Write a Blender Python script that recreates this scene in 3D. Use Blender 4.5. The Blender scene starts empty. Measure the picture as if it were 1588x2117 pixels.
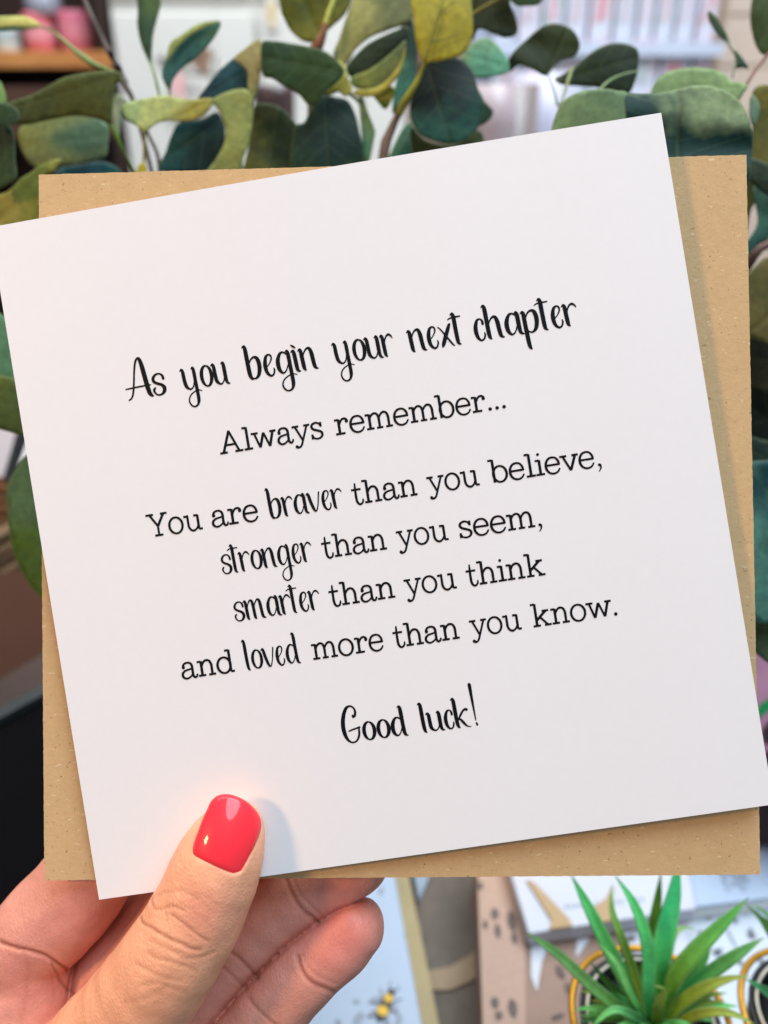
import bpy, bmesh, math, random
import numpy as np
from mathutils import Vector, Matrix, geometry
from mathutils.bvhtree import BVHTree
random.seed(7); RNG = np.random.default_rng(7)
scene = bpy.context.scene
COL = scene.collection

# ------------------------------------------------------------------ camera
F = 1661.0; CX = 794.0; CY = 1058.5            # focal length and centre, photograph pixels
PITCH = math.radians(28.0)
CAM = Vector((0.0, 0.0, 1.35))
cam_data = bpy.data.cameras.new('camera'); cam = bpy.data.objects.new('camera', cam_data); COL.objects.link(cam)
cam.location = CAM; cam.rotation_euler = (math.radians(90) - PITCH, 0, 0)
cam_data.sensor_fit = 'VERTICAL'; cam_data.sensor_height = 24.0; cam_data.lens = F / 2117.0 * 24.0
cam_data.clip_start = 0.01; cam_data.clip_end = 50
cam_data.dof.use_dof = True; cam_data.dof.focus_distance = 0.178; cam_data.dof.aperture_fstop = 6.0
scene.camera = cam
RM = Matrix.Rotation(math.radians(90) - PITCH, 3, 'X')
RMi = RM.inverted()

# ------------------------------------------------------------------ light
world = bpy.data.worlds.new("World"); scene.world = world; world.use_nodes = True
bg = world.node_tree.nodes['Background']; bg.inputs[0].default_value = (0.73, 0.86, 1.0, 1); bg.inputs[1].default_value = 0.33
def area(name, pos, target, size, power, color, size_y=None):
    l = bpy.data.lights.new(name, 'AREA'); l.energy = power; l.color = color
    if size_y: l.shape = 'RECTANGLE'; l.size = size; l.size_y = size_y
    else: l.shape = 'DISK'; l.size = size
    o = bpy.data.objects.new(name, l); COL.objects.link(o); o.location = pos
    o.rotation_euler = (Vector(target) - Vector(pos)).to_track_quat('-Z', 'Y').to_euler(); return o
def CW(x, y, z):                                # camera frame metres -> world
    return CAM + RM @ Vector((x, y, z))
CARD_MID = CW(0, 0, -0.176)
area('warm_ceiling_spot', CW(-0.72, 0.26, 0.50), CARD_MID, 0.15, 5.2, (1.0, 0.56, 0.26))
area('cool_shop_window', CW(0.70, 1.95, 0.80), CARD_MID, 1.8, 74, (0.74, 0.87, 1.0))
area('ceiling_panel', Vector((0.0, 1.1, 2.7)), Vector((0, 1.2, 0)), 2.0, 32, (1.0, 0.98, 0.95), 1.2)
scene.view_settings.view_transform = 'Standard'; scene.view_settings.look = 'None'
scene.view_settings.exposure = 0.0; scene.view_settings.gamma = 1.0
scene.cycles.use_denoising = True
scene.cycles.max_bounces = 6; scene.cycles.transparent_max_bounces = 6

# ------------------------------------------------------------------ projection helpers
def U(px, py, d):                               # photograph pixel at depth d along the view axis
    return CW((px - CX) / F * d, -(py - CY) / F * d, -d)
def ray(px, py): return RM @ Vector(((px - CX) / F, -(py - CY) / F, -1.0))
def G(px, py, h):                               # on the horizontal plane z = h
    r = ray(px, py); return CAM + r * ((h - CAM.z) / r.z)
def V(px, py, Y):                               # on the upright plane y = Y
    r = ray(px, py); return CAM + r * (Y / r.y)

# ------------------------------------------------------------------ object helpers
ORG = {}
def root(name, label, cat, loc, group=None):
    o = bpy.data.objects.new(name, None); COL.objects.link(o); o.location = loc
    o.empty_display_size = 0.01
    o['label'] = label; o['category'] = cat
    if group: o['group'] = group
    ORG[o.name] = Vector(loc); return o
def mk(name, verts, faces, mat, parent=None, loc=None, smooth=False, label=None, cat=None, group=None, kind=None):
    me = bpy.data.meshes.new(name)
    if parent: org = ORG[parent.name]
    else: org = Vector(loc) if loc is not None else Vector((0, 0, 0))
    me.from_pydata([tuple(Vector(v) - org) for v in verts], [], [tuple(f) for f in faces])
    me.validate()
    if isinstance(mat, (list, tuple)):
        for m in mat: me.materials.append(m)
    else: me.materials.append(mat)
    if smooth: me.polygons.foreach_set('use_smooth', [True] * len(me.polygons))
    o = bpy.data.objects.new(name, me); COL.objects.link(o)
    if parent: o.parent = parent
    else: o.location = org
    ORG[o.name] = org
    if label: o['label'] = label
    if cat: o['category'] = cat
    if group: o['group'] = group
    if kind: o['kind'] = kind
    return o
def bevel(o, w, seg=2):
    m = o.modifiers.new('bevel', 'BEVEL'); m.width = w; m.segments = seg; m.limit_method = 'ANGLE'; return o
def solid(o, t, off=-1):
    m = o.modifiers.new('thickness', 'SOLIDIFY'); m.thickness = t; m.offset = off; return o
def prism(bot, top):                            # two matching rings
    n = len(bot); v = list(bot) + list(top)
    f = [tuple(reversed(range(n))), tuple(range(n, 2 * n))] + [(i, (i + 1) % n, n + (i + 1) % n, n + i) for i in range(n)]
    return v, f
def boxvf(lo, hi):
    x0, y0, z0 = lo; x1, y1, z1 = hi
    return prism([Vector(p) for p in ((x0, y0, z0), (x1, y0, z0), (x1, y1, z0), (x0, y1, z0))],
                 [Vector(p) for p in ((x0, y0, z1), (x1, y0, z1), (x1, y1, z1), (x0, y1, z1))])
def join(*vfs):
    V_, F_ = [], []
    for v, f in vfs:
        n = len(V_); V_ += list(v); F_ += [tuple(i + n for i in ff) for ff in f]
    return V_, F_
def catmull(P, n=6, closed=False):
    P = np.array(P, float); N = len(P); out = []
    rng = range(N) if closed else range(N - 1)
    for i in rng:
        if closed: a, b, c, d = P[i - 1], P[i], P[(i + 1) % N], P[(i + 2) % N]
        else: a, b, c, d = P[max(i - 1, 0)], P[i], P[i + 1], P[min(i + 2, N - 1)]
        for k in range(n):
            t = k / n
            out.append(0.5 * ((2 * b) + (-a + c) * t + (2 * a - 5 * b + 4 * c - d) * t * t + (-a + 3 * b - 3 * c + d) * t ** 3))
    if not closed: out.append(P[-1])
    return np.array(out)
def tube(pts, radii, seg=8):
    pts = [Vector(p) for p in pts]; V_, F_ = [], []
    up = Vector((0, 0, 1)); n = len(pts)
    for i, p in enumerate(pts):
        t = (pts[min(i + 1, n - 1)] - pts[max(i - 1, 0)]).normalized()
        a = t.cross(up)
        if a.length < 1e-3: a = t.cross(Vector((1, 0, 0)))
        a.normalize(); b = t.cross(a).normalized(); up = a.cross(t) if False else up
        for k in range(seg):
            th = 2 * math.pi * k / seg
            V_.append(p + (a * math.cos(th) + b * math.sin(th)) * radii[i])
    for i in range(n - 1):
        for k in range(seg):
            F_.append((i * seg + k, i * seg + (k + 1) % seg, (i + 1) * seg + (k + 1) % seg, (i + 1) * seg + k))
    F_.append(tuple(reversed(range(seg)))); F_.append(tuple((n - 1) * seg + k for k in range(seg)))
    return V_, F_
def lathe(profile, centre, seg=32):             # profile: (radius, z)
    V_, F_ = [], []
    for r, z in profile:
        for k in range(seg):
            th = 2 * math.pi * k / seg
            V_.append(Vector(centre) + Vector((r * math.cos(th), r * math.sin(th), z)))
    n = len(profile)
    for i in range(n - 1):
        for k in range(seg):
            F_.append((i * seg + k, i * seg + (k + 1) % seg, (i + 1) * seg + (k + 1) % seg, (i + 1) * seg + k))
    F_.append(tuple(reversed(range(seg)))); F_.append(tuple((n - 1) * seg + k for k in range(seg)))
    return V_, F_

# ------------------------------------------------------------------ materials
def L(c):                                        # sRGB 0-255 -> linear
    return tuple(((v / 255) / 12.92 if v / 255 <= 0.04045 else ((v / 255 + 0.055) / 1.055) ** 2.4) for v in c) + (1,)
def newmat(name):
    m = bpy.data.materials.new(name); m.use_nodes = True; nt = m.node_tree
    return m, nt, nt.nodes['Principled BSDF']
def mixc(nt, fac, a, b, blend='MIX'):
    n = nt.nodes.new('ShaderNodeMix'); n.data_type = 'RGBA'; n.blend_type = blend
    for sock, val in ((n.inputs['Factor'], fac), (n.inputs[6], a), (n.inputs[7], b)):
        if isinstance(val, bpy.types.NodeSocket): nt.links.new(val, sock)
        else: sock.default_value = val
    return n.outputs[2]
def math_(nt, op, a, b=None, clamp=False):
    n = nt.nodes.new('ShaderNodeMath'); n.operation = op; n.use_clamp = clamp
    for i, v in enumerate((a, b)):
        if v is None: continue
        if isinstance(v, bpy.types.NodeSocket): nt.links.new(v, n.inputs[i])
        else: n.inputs[i].default_value = v
    return n.outputs[0]
def noise(nt, scale, detail=3, rough=0.5, vec=None, scl=None):
    n = nt.nodes.new('ShaderNodeTexNoise'); n.inputs['Scale'].default_value = scale
    n.inputs['Detail'].default_value = detail; n.inputs['Roughness'].default_value = rough
    if vec is None:
        tc = nt.nodes.new('ShaderNodeTexCoord'); vec = tc.outputs['Object']
    if scl:
        mp = nt.nodes.new('ShaderNodeMapping'); mp.inputs['Scale'].default_value = scl[0]; mp.inputs['Rotation'].default_value = scl[1]
        nt.links.new(vec, mp.inputs[0]); vec = mp.outputs[0]
    nt.links.new(vec, n.inputs['Vector']); return n.outputs['Fac']
def ramp(nt, fac, stops):
    r = nt.nodes.new('ShaderNodeValToRGB'); e = r.color_ramp.elements
    while len(e) < len(stops): e.new(0.5)
    for i, (p, c) in enumerate(stops): e[i].position = p; e[i].color = c
    nt.links.new(fac, r.inputs[0]); return r.outputs[0]
def bump(nt, b, height, strength, dist):
    n = nt.nodes.new('ShaderNodeBump'); n.inputs['Strength'].default_value = strength; n.inputs['Distance'].default_value = dist
    nt.links.new(height, n.inputs['Height']); nt.links.new(n.outputs[0], b.inputs['Normal'])
def plain(name, c, rough=0.6, var=0.06, scale=40, metal=0, bmp=0.1, bdist=0.0005, c2=None):
    m, nt, b = newmat(name); c = L(c); c2 = L(c2) if c2 else tuple(x * (1 - 3 * var) for x in c[:3]) + (1,)
    f = noise(nt, scale, 4, 0.6)
    nt.links.new(mixc(nt, ramp(nt, f, [(0.35, (0, 0, 0, 1)), (0.7, (1, 1, 1, 1))]), c, c2), b.inputs['Base Color'])
    b.inputs['Roughness'].default_value = rough; b.inputs['Metallic'].default_value = metal
    if bmp: bump(nt, b, noise(nt, scale * 6, 3), bmp, bdist)
    return m

def kraft_mat(name, base, specks=True):
    m, nt, b = newmat(name); c = L(base)
    tc = nt.nodes.new('ShaderNodeTexCoord'); ob = tc.outputs['Object']
    col = mixc(nt, noise(nt, 350, 6, 0.75, ob), tuple(x * 0.84 for x in c[:3]) + (1,), tuple(min(1, x * 1.14) for x in c[:3]) + (1,))
    h = noise(nt, 900, 3, 0.6, ob)
    for i, (sc, rot, lo, hi, tone, amt) in enumerate((
            ((520, 1700, 1400), 0.5, 0.69, 0.73, (0.82, 0.69, 0.46, 1), 0.5),
            ((1300, 560, 1100), -0.4, 0.71, 0.75, (0.22, 0.15, 0.07, 1), 0.75),
            ((1700, 760, 1600), 0.9, 0.67, 0.76, (0.30, 0.20, 0.09, 1), 0.5),
            ((260, 1400, 900), 1.2, 0.735, 0.76, (0.28, 0.19, 0.09, 1), 0.5),
            ((1300, 3600, 2600), -0.9, 0.70, 0.77, (0.80, 0.67, 0.44, 1), 0.4))):
        n = noise(nt, 1.0, 1.5, 0.5, ob, (sc, (rot, rot * 1.3, rot)))
        f = math_(nt, 'MULTIPLY', ramp(nt, n, [(lo, (0, 0, 0, 1)), (hi, (1, 1, 1, 1))]), amt)
        col = mixc(nt, f, col, tone)
    nt.links.new(col, b.inputs['Base Color']); b.inputs['Roughness'].default_value = 0.85
    b.inputs['Specular IOR Level'].default_value = 0.25
    bump(nt, b, h, 0.35, 0.00022)
    return m

M = {}
M['kraft'] = kraft_mat('kraft_paper', (205, 171, 125))
M['kraft_dark'] = kraft_mat('kraft_board', (170, 130, 88))
def card_mat():
    m, nt, b = newmat('card_paper'); f = noise(nt, 500, 3)
    nt.links.new(mixc(nt, f, (0.86, 0.845, 0.845, 1), (0.83, 0.815, 0.815, 1)), b.inputs['Base Color'])
    b.inputs['Roughness'].default_value = 0.62; b.inputs['Specular IOR Level'].default_value = 0.3
    bump(nt, b, noise(nt, 1500, 3), 0.08, 0.0001); return m
M['card'] = card_mat()
M['ink'] = plain('black_ink', (10, 12, 17), 0.6, 0.02, 300, bmp=0); M['ink'].node_tree.nodes['Principled BSDF'].inputs['Specular IOR Level'].default_value = 0.15

def leaf_mat():
    m, nt, b = newmat('eucalyptus_leaf')
    oi = nt.nodes.new('ShaderNodeObjectInfo')
    at = nt.nodes.new('ShaderNodeAttribute'); at.attribute_type = 'OBJECT'; at.attribute_name = 'second_tone'
    ed = nt.nodes.new('ShaderNodeAttribute'); ed.attribute_name = 'rim'
    uv = nt.nodes.new('ShaderNodeUVMap'); uv.uv_map = 'UVMap'
    sep = nt.nodes.new('ShaderNodeSeparateXYZ'); nt.links.new(uv.outputs[0], sep.inputs[0])
    s, t = sep.outputs[0], sep.outputs[1]
    tc = nt.nodes.new('ShaderNodeTexCoord')
    n1 = noise(nt, 55, 3, 0.55, tc.outputs['Object'])
    g = math_(nt, 'MULTIPLY', math_(nt, 'ADD', s, math_(nt, 'MULTIPLY', t, 0.5)), 0.22)
    f = ramp(nt, math_(nt, 'ADD', n1, g), [(0.42, (0, 0, 0, 1)), (0.68, (1, 1, 1, 1))])
    col = mixc(nt, f, oi.outputs['Color'], at.outputs['Color'])
    n2 = noise(nt, 420, 5, 0.65, tc.outputs['Object'])
    col = mixc(nt, 0.55, col, ramp(nt, n2, [(0.3, (0.45, 0.45, 0.45, 1)), (0.7, (1.35, 1.35, 1.3, 1))]), 'MULTIPLY')
    at_ = math_(nt, 'ABSOLUTE', t)
    wig = math_(nt, 'MULTIPLY', noise(nt, 90, 2, 0.5, tc.outputs['Object']), 0.12)
    mid = ramp(nt, math_(nt, 'ADD', at_, math_(nt, 'MULTIPLY', wig, 0.1)), [(0.0, (1, 1, 1, 1)), (0.045, (0, 0, 0, 1))])
    ph = math_(nt, 'ADD', math_(nt, 'MULTIPLY', math_(nt, 'SUBTRACT', s, math_(nt, 'MULTIPLY', at_, 0.75)), 13.0), math_(nt, 'MULTIPLY', wig, 16))
    lat = ramp(nt, math_(nt, 'SINE', ph), [(0.90, (0, 0, 0, 1)), (1.0, (1, 1, 1, 1))])
    vein = math_(nt, 'MAXIMUM', mid, math_(nt, 'MULTIPLY', lat, 0.55))
    vc = mixc(nt, 0.5, col, (0.20, 0.26, 0.10, 1))
    col = mixc(nt, math_(nt, 'MULTIPLY', vein, 0.40), col, vc)
    rimf = ramp(nt, ed.outputs['Fac'], [(0.0, (1, 1, 1, 1)), (0.35, (0, 0, 0, 1))])
    col = mixc(nt, math_(nt, 'MULTIPLY', rimf, 0.30), col, (0.30, 0.38, 0.17, 1))
    nt.links.new(col, b.inputs['Base Color'])
    b.inputs['Roughness'].default_value = 0.68; b.inputs['Specular IOR Level'].default_value = 0.25
    h = math_(nt, 'SUBTRACT', n2, math_(nt, 'MULTIPLY', vein, 0.35)); bump(nt, b, h, 0.25, 0.0003)
    tr = nt.nodes.new('ShaderNodeBsdfTranslucent'); nt.links.new(col, tr.inputs[0])
    mx = nt.nodes.new('ShaderNodeMixShader'); mx.inputs[0].default_value = 0.32
    nt.links.new(b.outputs[0], mx.inputs[1]); nt.links.new(tr.outputs[0], mx.inputs[2])
    nt.links.new(mx.outputs[0], nt.nodes['Material Output'].inputs[0])
    return m
M['leaf'] = leaf_mat()
def objcol_mat(name, rough, sc, amt):
    m, nt, b = newmat(name); oi = nt.nodes.new('ShaderNodeObjectInfo')
    f = noise(nt, sc, 4, 0.6)
    col = mixc(nt, amt, oi.outputs['Color'], ramp(nt, f, [(0.3, (0.35, 0.35, 0.35, 1)), (0.7, (1.4, 1.4, 1.4, 1))]), 'MULTIPLY')
    nt.links.new(col, b.inputs['Base Color']); b.inputs['Roughness'].default_value = rough
    bump(nt, b, f, 0.3, 0.0006); return m
M['stem'] = objcol_mat('stem_bark', 0.7, 160, 0.6)
M['tint'] = objcol_mat('tinted_surface', 0.6, 60, 0.25)
def setc(o, c, c2=None):
    o.color = L(c); o['second_tone'] = list(L(c2 or c)[:3]); return o

# ------------------------------------------------------------------ the room behind
M['wall'] = plain('cream_plaster', (236, 214, 190), 0.8, 0.02, 3)
M['white_paint'] = plain('white_cupboard_paint', (226, 226, 220), 0.5, 0.015, 5)
M['oak'] = plain('orange_pine', (205, 140, 78), 0.5, 0.1, 12, c2=(180, 112, 58))
M['dark_wood'] = plain('dark_brown_wood', (48, 30, 24), 0.55, 0.1, 10)
M['black'] = plain('black_paint', (12, 13, 17), 0.6, 0.1, 20)
M['floor'] = plain('brown_floorboards', (92, 72, 60), 0.55, 0.1, 6)
WY = 2.6
mk('floor', [(-4, -0.5, 0), (4, -0.5, 0), (4, 4, 0), (-4, 4, 0)], [(0, 1, 2, 3)], M['floor'], kind='structure')
mk('wall', *boxvf((-4, WY, 0), (4, WY + 0.1, 3.0)), M['wall'], kind='structure')

# white cupboard with framed doors
cx0, cx1 = V(212, 115, 1.75).x + 0.021, V(840, 60, 1.77).x
cb = root('cupboard', 'white painted cupboard with framed panel doors behind the leaves', 'cupboard', ((cx0 + cx1) / 2, 1.9, 0))
mk('carcass', *boxvf((cx0, 1.77, 0), (cx1, 2.3, 2.3)), M['white_paint'], cb)
midx = V(532, 60, 1.77).x
zr = V(400, 22, 1.77).z
for x0, x1 in ((cx0 + 0.005, midx - 0.004), (midx + 0.004, cx1 - 0.005)):
    for z0, z1 in ((0.1, zr - 0.004), (zr + 0.03, 2.25)):
        w = 0.075
        d = mk('door', *join(boxvf((x0, 1.748, z0), (x0 + w, 1.77, z1)), boxvf((x1 - w, 1.748, z0), (x1, 1.77, z1)),
                             boxvf((x0 + w, 1.749, z1 - w), (x1 - w, 1.77, z1)), boxvf((x0 + w, 1.749, z0), (x1 - w, 1.77, z0 + w))), M['white_paint'], cb)
        bevel(d, 0.004)
        mk('panel', *boxvf((x0 + w, 1.762, z0 + w), (x1 - w, 1.769, z1 - w)), M['white_paint'], d)
        kx = x1 - 0.035 if x0 < midx - 0.1 and x1 < midx + 0.01 else x0 + 0.035
        mk('knob', *tube([(kx, 1.75, (z0 + z1) / 2), (kx, 1.735, (z0 + z1) / 2), (kx, 1.72, (z0 + z1) / 2)], [0.008, 0.009, 0.014], 12), M['dark_wood'], d, smooth=True)

# notice cards pinned on the cupboard
def pinned(label, px0, py0, px1, py1, blobs):
    p = V(px0, py0, 1.74); q = V(px1, py1, 1.74)
    r = root('notice', label, 'notice', ((p.x + q.x) / 2, 1.742, q.z))
    mk('sheet', *boxvf((p.x, 1.7415, q.z), (q.x, 1.743, p.z)), M['white_paint'], r)
    for bx, by, rx, rz, c in blobs:
        c0 = V(bx, by, 1.74); n = 14
        vs = [Vector((c0.x + math.cos(6.283 * k / n) * rx * (1 + 0.2 * math.sin(k * 2.3)), 1.7408, c0.z + math.sin(6.283 * k / n) * rz * (1 + 0.2 * math.cos(k * 1.7)))) for k in range(n)]
        setc(mk('printed_shape', vs, [tuple(range(n))], M['tint'], r), c)
pinned('white notice with a brown round print on the cupboard door', 385, 85, 445, 150, [(415, 118, 0.022, 0.026, (150, 120, 100)), (402, 105, 0.012, 0.012, (190, 165, 145))])
pinned('white sheet with a faint pink print on the cupboard door', 350, 158, 440, 232, [(369, 178, 0.016, 0.026, (238, 190, 190)), (392, 190, 0.010, 0.016, (190, 190, 186)), (412, 184, 0.014, 0.01, (206, 204, 200))])
pinned('small cream label at the top of the second cupboard door', 548, -10, 575, 60, [(562, 28, 0.010, 0.022, (226, 204, 160))])

# dark shelf unit with jars, left
sx1 = V(212, 115, 1.75).x; sx0 = V(-160, 115, 1.75).x
zb = V(100, 122, 1.75).z
sh = root('shelf_unit', 'dark brown shelf unit with an orange pine shelf edge at the left', 'shelves', ((sx0 + sx1) / 2, 1.9, 0))
mk('back_panel', *boxvf((sx0, 1.98, 0.02), (sx1, 1.995, 2.2)), M['dark_wood'], sh)
mk('side_panel', *boxvf((sx1 - 0.004, 1.755, 0.02), (sx1 + 0.016, 1.99, 2.2)), M['dark_wood'], sh)
mk('side_panel', *boxvf((sx0 - 0.016, 1.755, 0.02), (sx0 + 0.004, 1.99, 2.2)), M['dark_wood'], sh)
zt = V(100, 106, 1.75).z
bevel(mk('shelf', *boxvf((sx0 + 0.005, 1.75, zt - 0.028), (sx1 + 0.018, 1.975, zt)), M['oak'], sh), 0.002)
zl = V(100, 178, 1.75).z
M['brown_box'] = plain('brown_card', (84, 54, 40), 0.7, 0.05, 10)
mk('shelf', *boxvf((sx0 + 0.005, 1.757, zl - 0.09), (sx1 - 0.006, 1.975, zl)), M['brown_box'], sh, label='lower brown shelf')
def jar(label, px0, px1, pyt, c, lidc, name='candle_jar', cat='jar', group='jars on the pine shelf', prof=None):
    a = V(px0, 105, 1.80); b_ = V(px1, 105, 1.80); r = (b_.x - a.x) / 2; cx = (a.x + b_.x) / 2
    h = V(px0, pyt, 1.80).z - zt
    o = root(name, label, cat, (cx, 1.80 + r, zt), group)
    prof = [(r * 0.9, 0.0005), (r, 0.004), (r, h * 0.93), (r * 0.92, h), (r * 0.85, h), (r * 0.8, h * 0.9)]
    setc(mk('body', *lathe(prof, (cx, 1.80 + r, zt), 28), M['gloss'], o, smooth=True), c)
    setc(mk('label_band', *lathe([(r * 1.01, h * 0.28), (r * 1.015, h * 0.3), (r * 1.015, h * 0.66), (r * 1.01, h * 0.68)], (cx, 1.80 + r, zt), 28), M['tint'], o, smooth=True), lidc)
    return o
M['gloss'] = objcol_mat('glazed_surface', 0.25, 30, 0.15)
jar('pink candle jar, the right of two on the pine shelf', 118, 184, 20, (215, 120, 140), (222, 134, 150))
jar('pink candle jar under a grey lid, the left of two on the pine shelf', 46, 108, 24, (225, 120, 130), (228, 150, 160))
jar('white jar at the far left of the pine shelf', -20, 34, 40, (214, 224, 222), (170, 190, 190))
gl = V(66, -30, 1.8)
setc(mk('lid', *lathe([(0.03, 0), (0.034, 0.002), (0.034, 0.03), (0.03, 0.034), (0.012, 0.04), (0.012, 0.05)], (V(77, 10, 1.80).x, 1.834, V(77, 24, 1.80).z - 0.004), 24), M['gloss'],
         parent=bpy.data.objects['candle_jar.001'], smooth=True), (160, 165, 180))

# card rack on the right
RY = 1.95
rack = root('card_rack', 'tall pale card rack in front of the cream wall', 'rack', (V(1250, 100, RY).x, RY, 0))
rx0, rx1 = V(985, 60, RY).x, V(1492, 60, RY).x
M['rackw'] = plain('pale_blue_rack', (206, 216, 236), 0.35, 0.03, 8)
mk('back_panel', *boxvf((rx0, RY + 0.05, 0.02), (rx1, RY + 0.07, 2.1)), M['rackw'], rack)
ledges = [V(1250, 103, RY).z, V(1250, 103, RY).z + 0.185, V(1250, 215, RY).z]
for z in ledges:
    mk('ledge', *join(boxvf((rx0, RY - 0.03, z - 0.012), (rx1, RY + 0.049, z)), boxvf((rx0, RY - 0.036, z - 0.012), (rx1, RY - 0.03, z + 0.012))), M['rackw'], rack)
def packet_mat():
    m, nt, b = newmat('printed_packet'); tc = nt.nodes.new('ShaderNodeTexCoord'); oi = nt.nodes.new('ShaderNodeObjectInfo')
    f = noise(nt, 38, 4, 0.6, tc.outputs['Object'])
    col = mixc(nt, ramp(nt, f, [(0.45, (0, 0, 0, 1)), (0.62, (1, 1, 1, 1))]), (0.68, 0.72, 0.84, 1), oi.outputs['Color'])
    nt.links.new(col, b.inputs['Base Color']); b.inputs['Roughness'].default_value = 0.35; return m
M['packet'] = packet_mat()
ords = ['first', 'second', 'third', 'fourth', 'fifth', 'sixth', 'seventh', 'eighth', 'ninth', 'tenth', 'eleventh']
def packets(z0, h, edges, row, cols):
    for i, (e0, e1) in enumerate(zip(edges[:-1], edges[1:])):
        x0 = V(e0, 60, RY - 0.01).x + 0.004; x1 = V(e1, 60, RY - 0.01).x - 0.004; dy = random.uniform(0, 0.012)
        r = root('card_packet', f'{ords[i]} printed packet from the left in the {row} row of the rack', 'packet', ((x0 + x1) / 2, RY, z0), 'packets standing in the card rack')
        y0 = RY - 0.026 + dy; hh = h * random.uniform(0.93, 1.0)
        bevel(setc(mk('body', *boxvf((x0, y0, z0 + 0.001), (x1, y0 + 0.03, z0 + hh)), M['packet'], r), cols[i % len(cols)]), 0.002)
        setc(mk('header_band', *boxvf((x0 + 0.001, y0 - 0.002, z0 + hh * 0.80), (x1 - 0.001, y0 - 0.0003, z0 + hh * 0.98)), M['tint'], r), random.choice([(226, 190, 206), (232, 170, 186), (214, 200, 220)]))
        setc(mk('printed_motif', *boxvf((x0 + 0.012, y0 - 0.002, z0 + hh * 0.35), (x1 - 0.016, y0 - 0.0003, z0 + hh * 0.66)), M['tint'], r), random.choice([(216, 150, 160), (190, 200, 205), (206, 190, 200)]))
pc = [(190, 200, 210), (216, 196, 206), (186, 204, 204), (206, 196, 214), (220, 190, 196)]
packets(ledges[0], 0.150, [1018, 1066, 1117, 1163, 1213, 1265, 1312, 1350, 1392, 1405 + 30, 1478], 'middle', pc)
packets(ledges[1], 0.150, [1010, 1062, 1115, 1165, 1215, 1268, 1318, 1368, 1420, 1480], 'upper', pc)
packets(ledges[2], 0.118, [1020, 1090, 1150, 1225, 1300, 1372, 1440, 1486], 'lower', pc)
# planked cream wall strip at the far right
pl = root('plank_screen', 'cream boarded screen at the far right behind the leaves', 'screen', (V(1560, 60, 2.2).x, 2.2, 0))
px0_, px1_ = V(1496, 60, 2.2).x, V(1760, 60, 2.2).x
M['cream'] = plain('cream_boards', (240, 216, 196), 0.6, 0.02, 6)
for k in range(13):
    z0 = 0.55 + k * 0.105
    bevel(mk('plank', *boxvf((px0_, 2.2, z0), (px1_, 2.215, z0 + 0.1)), M['cream'], pl), 0.003)
mk('upright', *boxvf((px0_ + 0.02, 2.216, 0.001), (px0_ + 0.06, 2.24, 1.95)), M['cream'], pl)
mk('upright', *boxvf((px1_ - 0.06, 2.216, 0.001), (px1_ - 0.02, 2.24, 1.95)), M['cream'], pl)

# side table further back, carrying the jug, vase and bowl
TZ = 0.985
M['table'] = plain('dark_table_wood', (66, 50, 44), 0.5, 0.08, 14)
def legs_table(name, label, x0, x1, y0, y1, z, mat):
    t = root(name, label, 'table', ((x0 + x1) / 2, (y0 + y1) / 2, 0))
    bevel(mk('tabletop', *boxvf((x0, y0, z - 0.03), (x1, y1, z)), mat, t), 0.003)
    for lx in (x0 + 0.03, x1 - 0.07):
        for ly in (y0 + 0.03, y1 - 0.07): mk('leg', *boxvf((lx, ly, 0.0), (lx + 0.04, ly + 0.04, z - 0.0305)), mat, t)
    return t
legs_table('side_table', 'pale side table behind the leaves under the white jug', -0.45, 0.75, 0.80, 1.25, TZ, M['white_paint'])
M['ceramic'] = objcol_mat('pale_ceramic', 0.3, 25, 0.12)
def pot_at(name, label, cat, px, py, Y, r, h, c, prof):
    p = V(px, py, Y); o = root(name, label, cat, (p.x, Y, TZ))
    setc(mk('body', *lathe([(r * a, h * b + 0.0005) for a, b in prof], (p.x, Y, TZ), 32), M['ceramic'], o, smooth=True), c); return o
p1 = V(1120, 150, 0.98); hj = p1.z - TZ
jg = pot_at('jug', 'white round jug with lilac shade behind the middle leaves', 'jug', 1125, 150, 0.98, 0.045, hj, (196, 194, 212), [(0.6, 0), (1, 0.25), (1.05, 0.5), (0.8, 0.8), (0.7, 1), (0.62, 1), (0.7, 0.8)])
hh = [(0.045, .75), (0.07, .72), (0.075, .5), (0.06, .32), (0.043, .3)]
setc(mk('handle', *tube([Vector((ORG[jg.name].x + a, 0.98, TZ + hj * b)) for a, b in hh], [0.005] * 5, 8), M['ceramic'], jg, smooth=True), (196, 194, 212))
pot_at('vase', 'beige grey cylindrical vase beside the white jug', 'vase', 1064, 150, 0.93, 0.027, hj * 0.97, (138, 124, 120), [(0.9, 0), (1, 0.05), (0.95, 0.6), (1.0, 1), (0.9, 1), (0.85, 0.8)])
pot_at('candle_pot', 'small pinkish cream pot left of the beige vase', 'pot', 1020, 195, 0.88, 0.024, V(1020, 175, .88).z - TZ, (182, 166, 170), [(0.8, 0), (1, 0.1), (1.0, 0.9), (0.9, 1), (0.8, 1), (0.8, 0.7)])
pot_at('bowl', 'dark brown bowl seen between two green leaves', 'bowl', 566, 190, 0.95, 0.022, V(566, 178, .95).z - TZ, (78, 60, 60), [(0.4, 0), (0.8, 0.7), (1.0, 0.97), (1.03, 1), (0.95, 1), (0.7, 0.9)])

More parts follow.
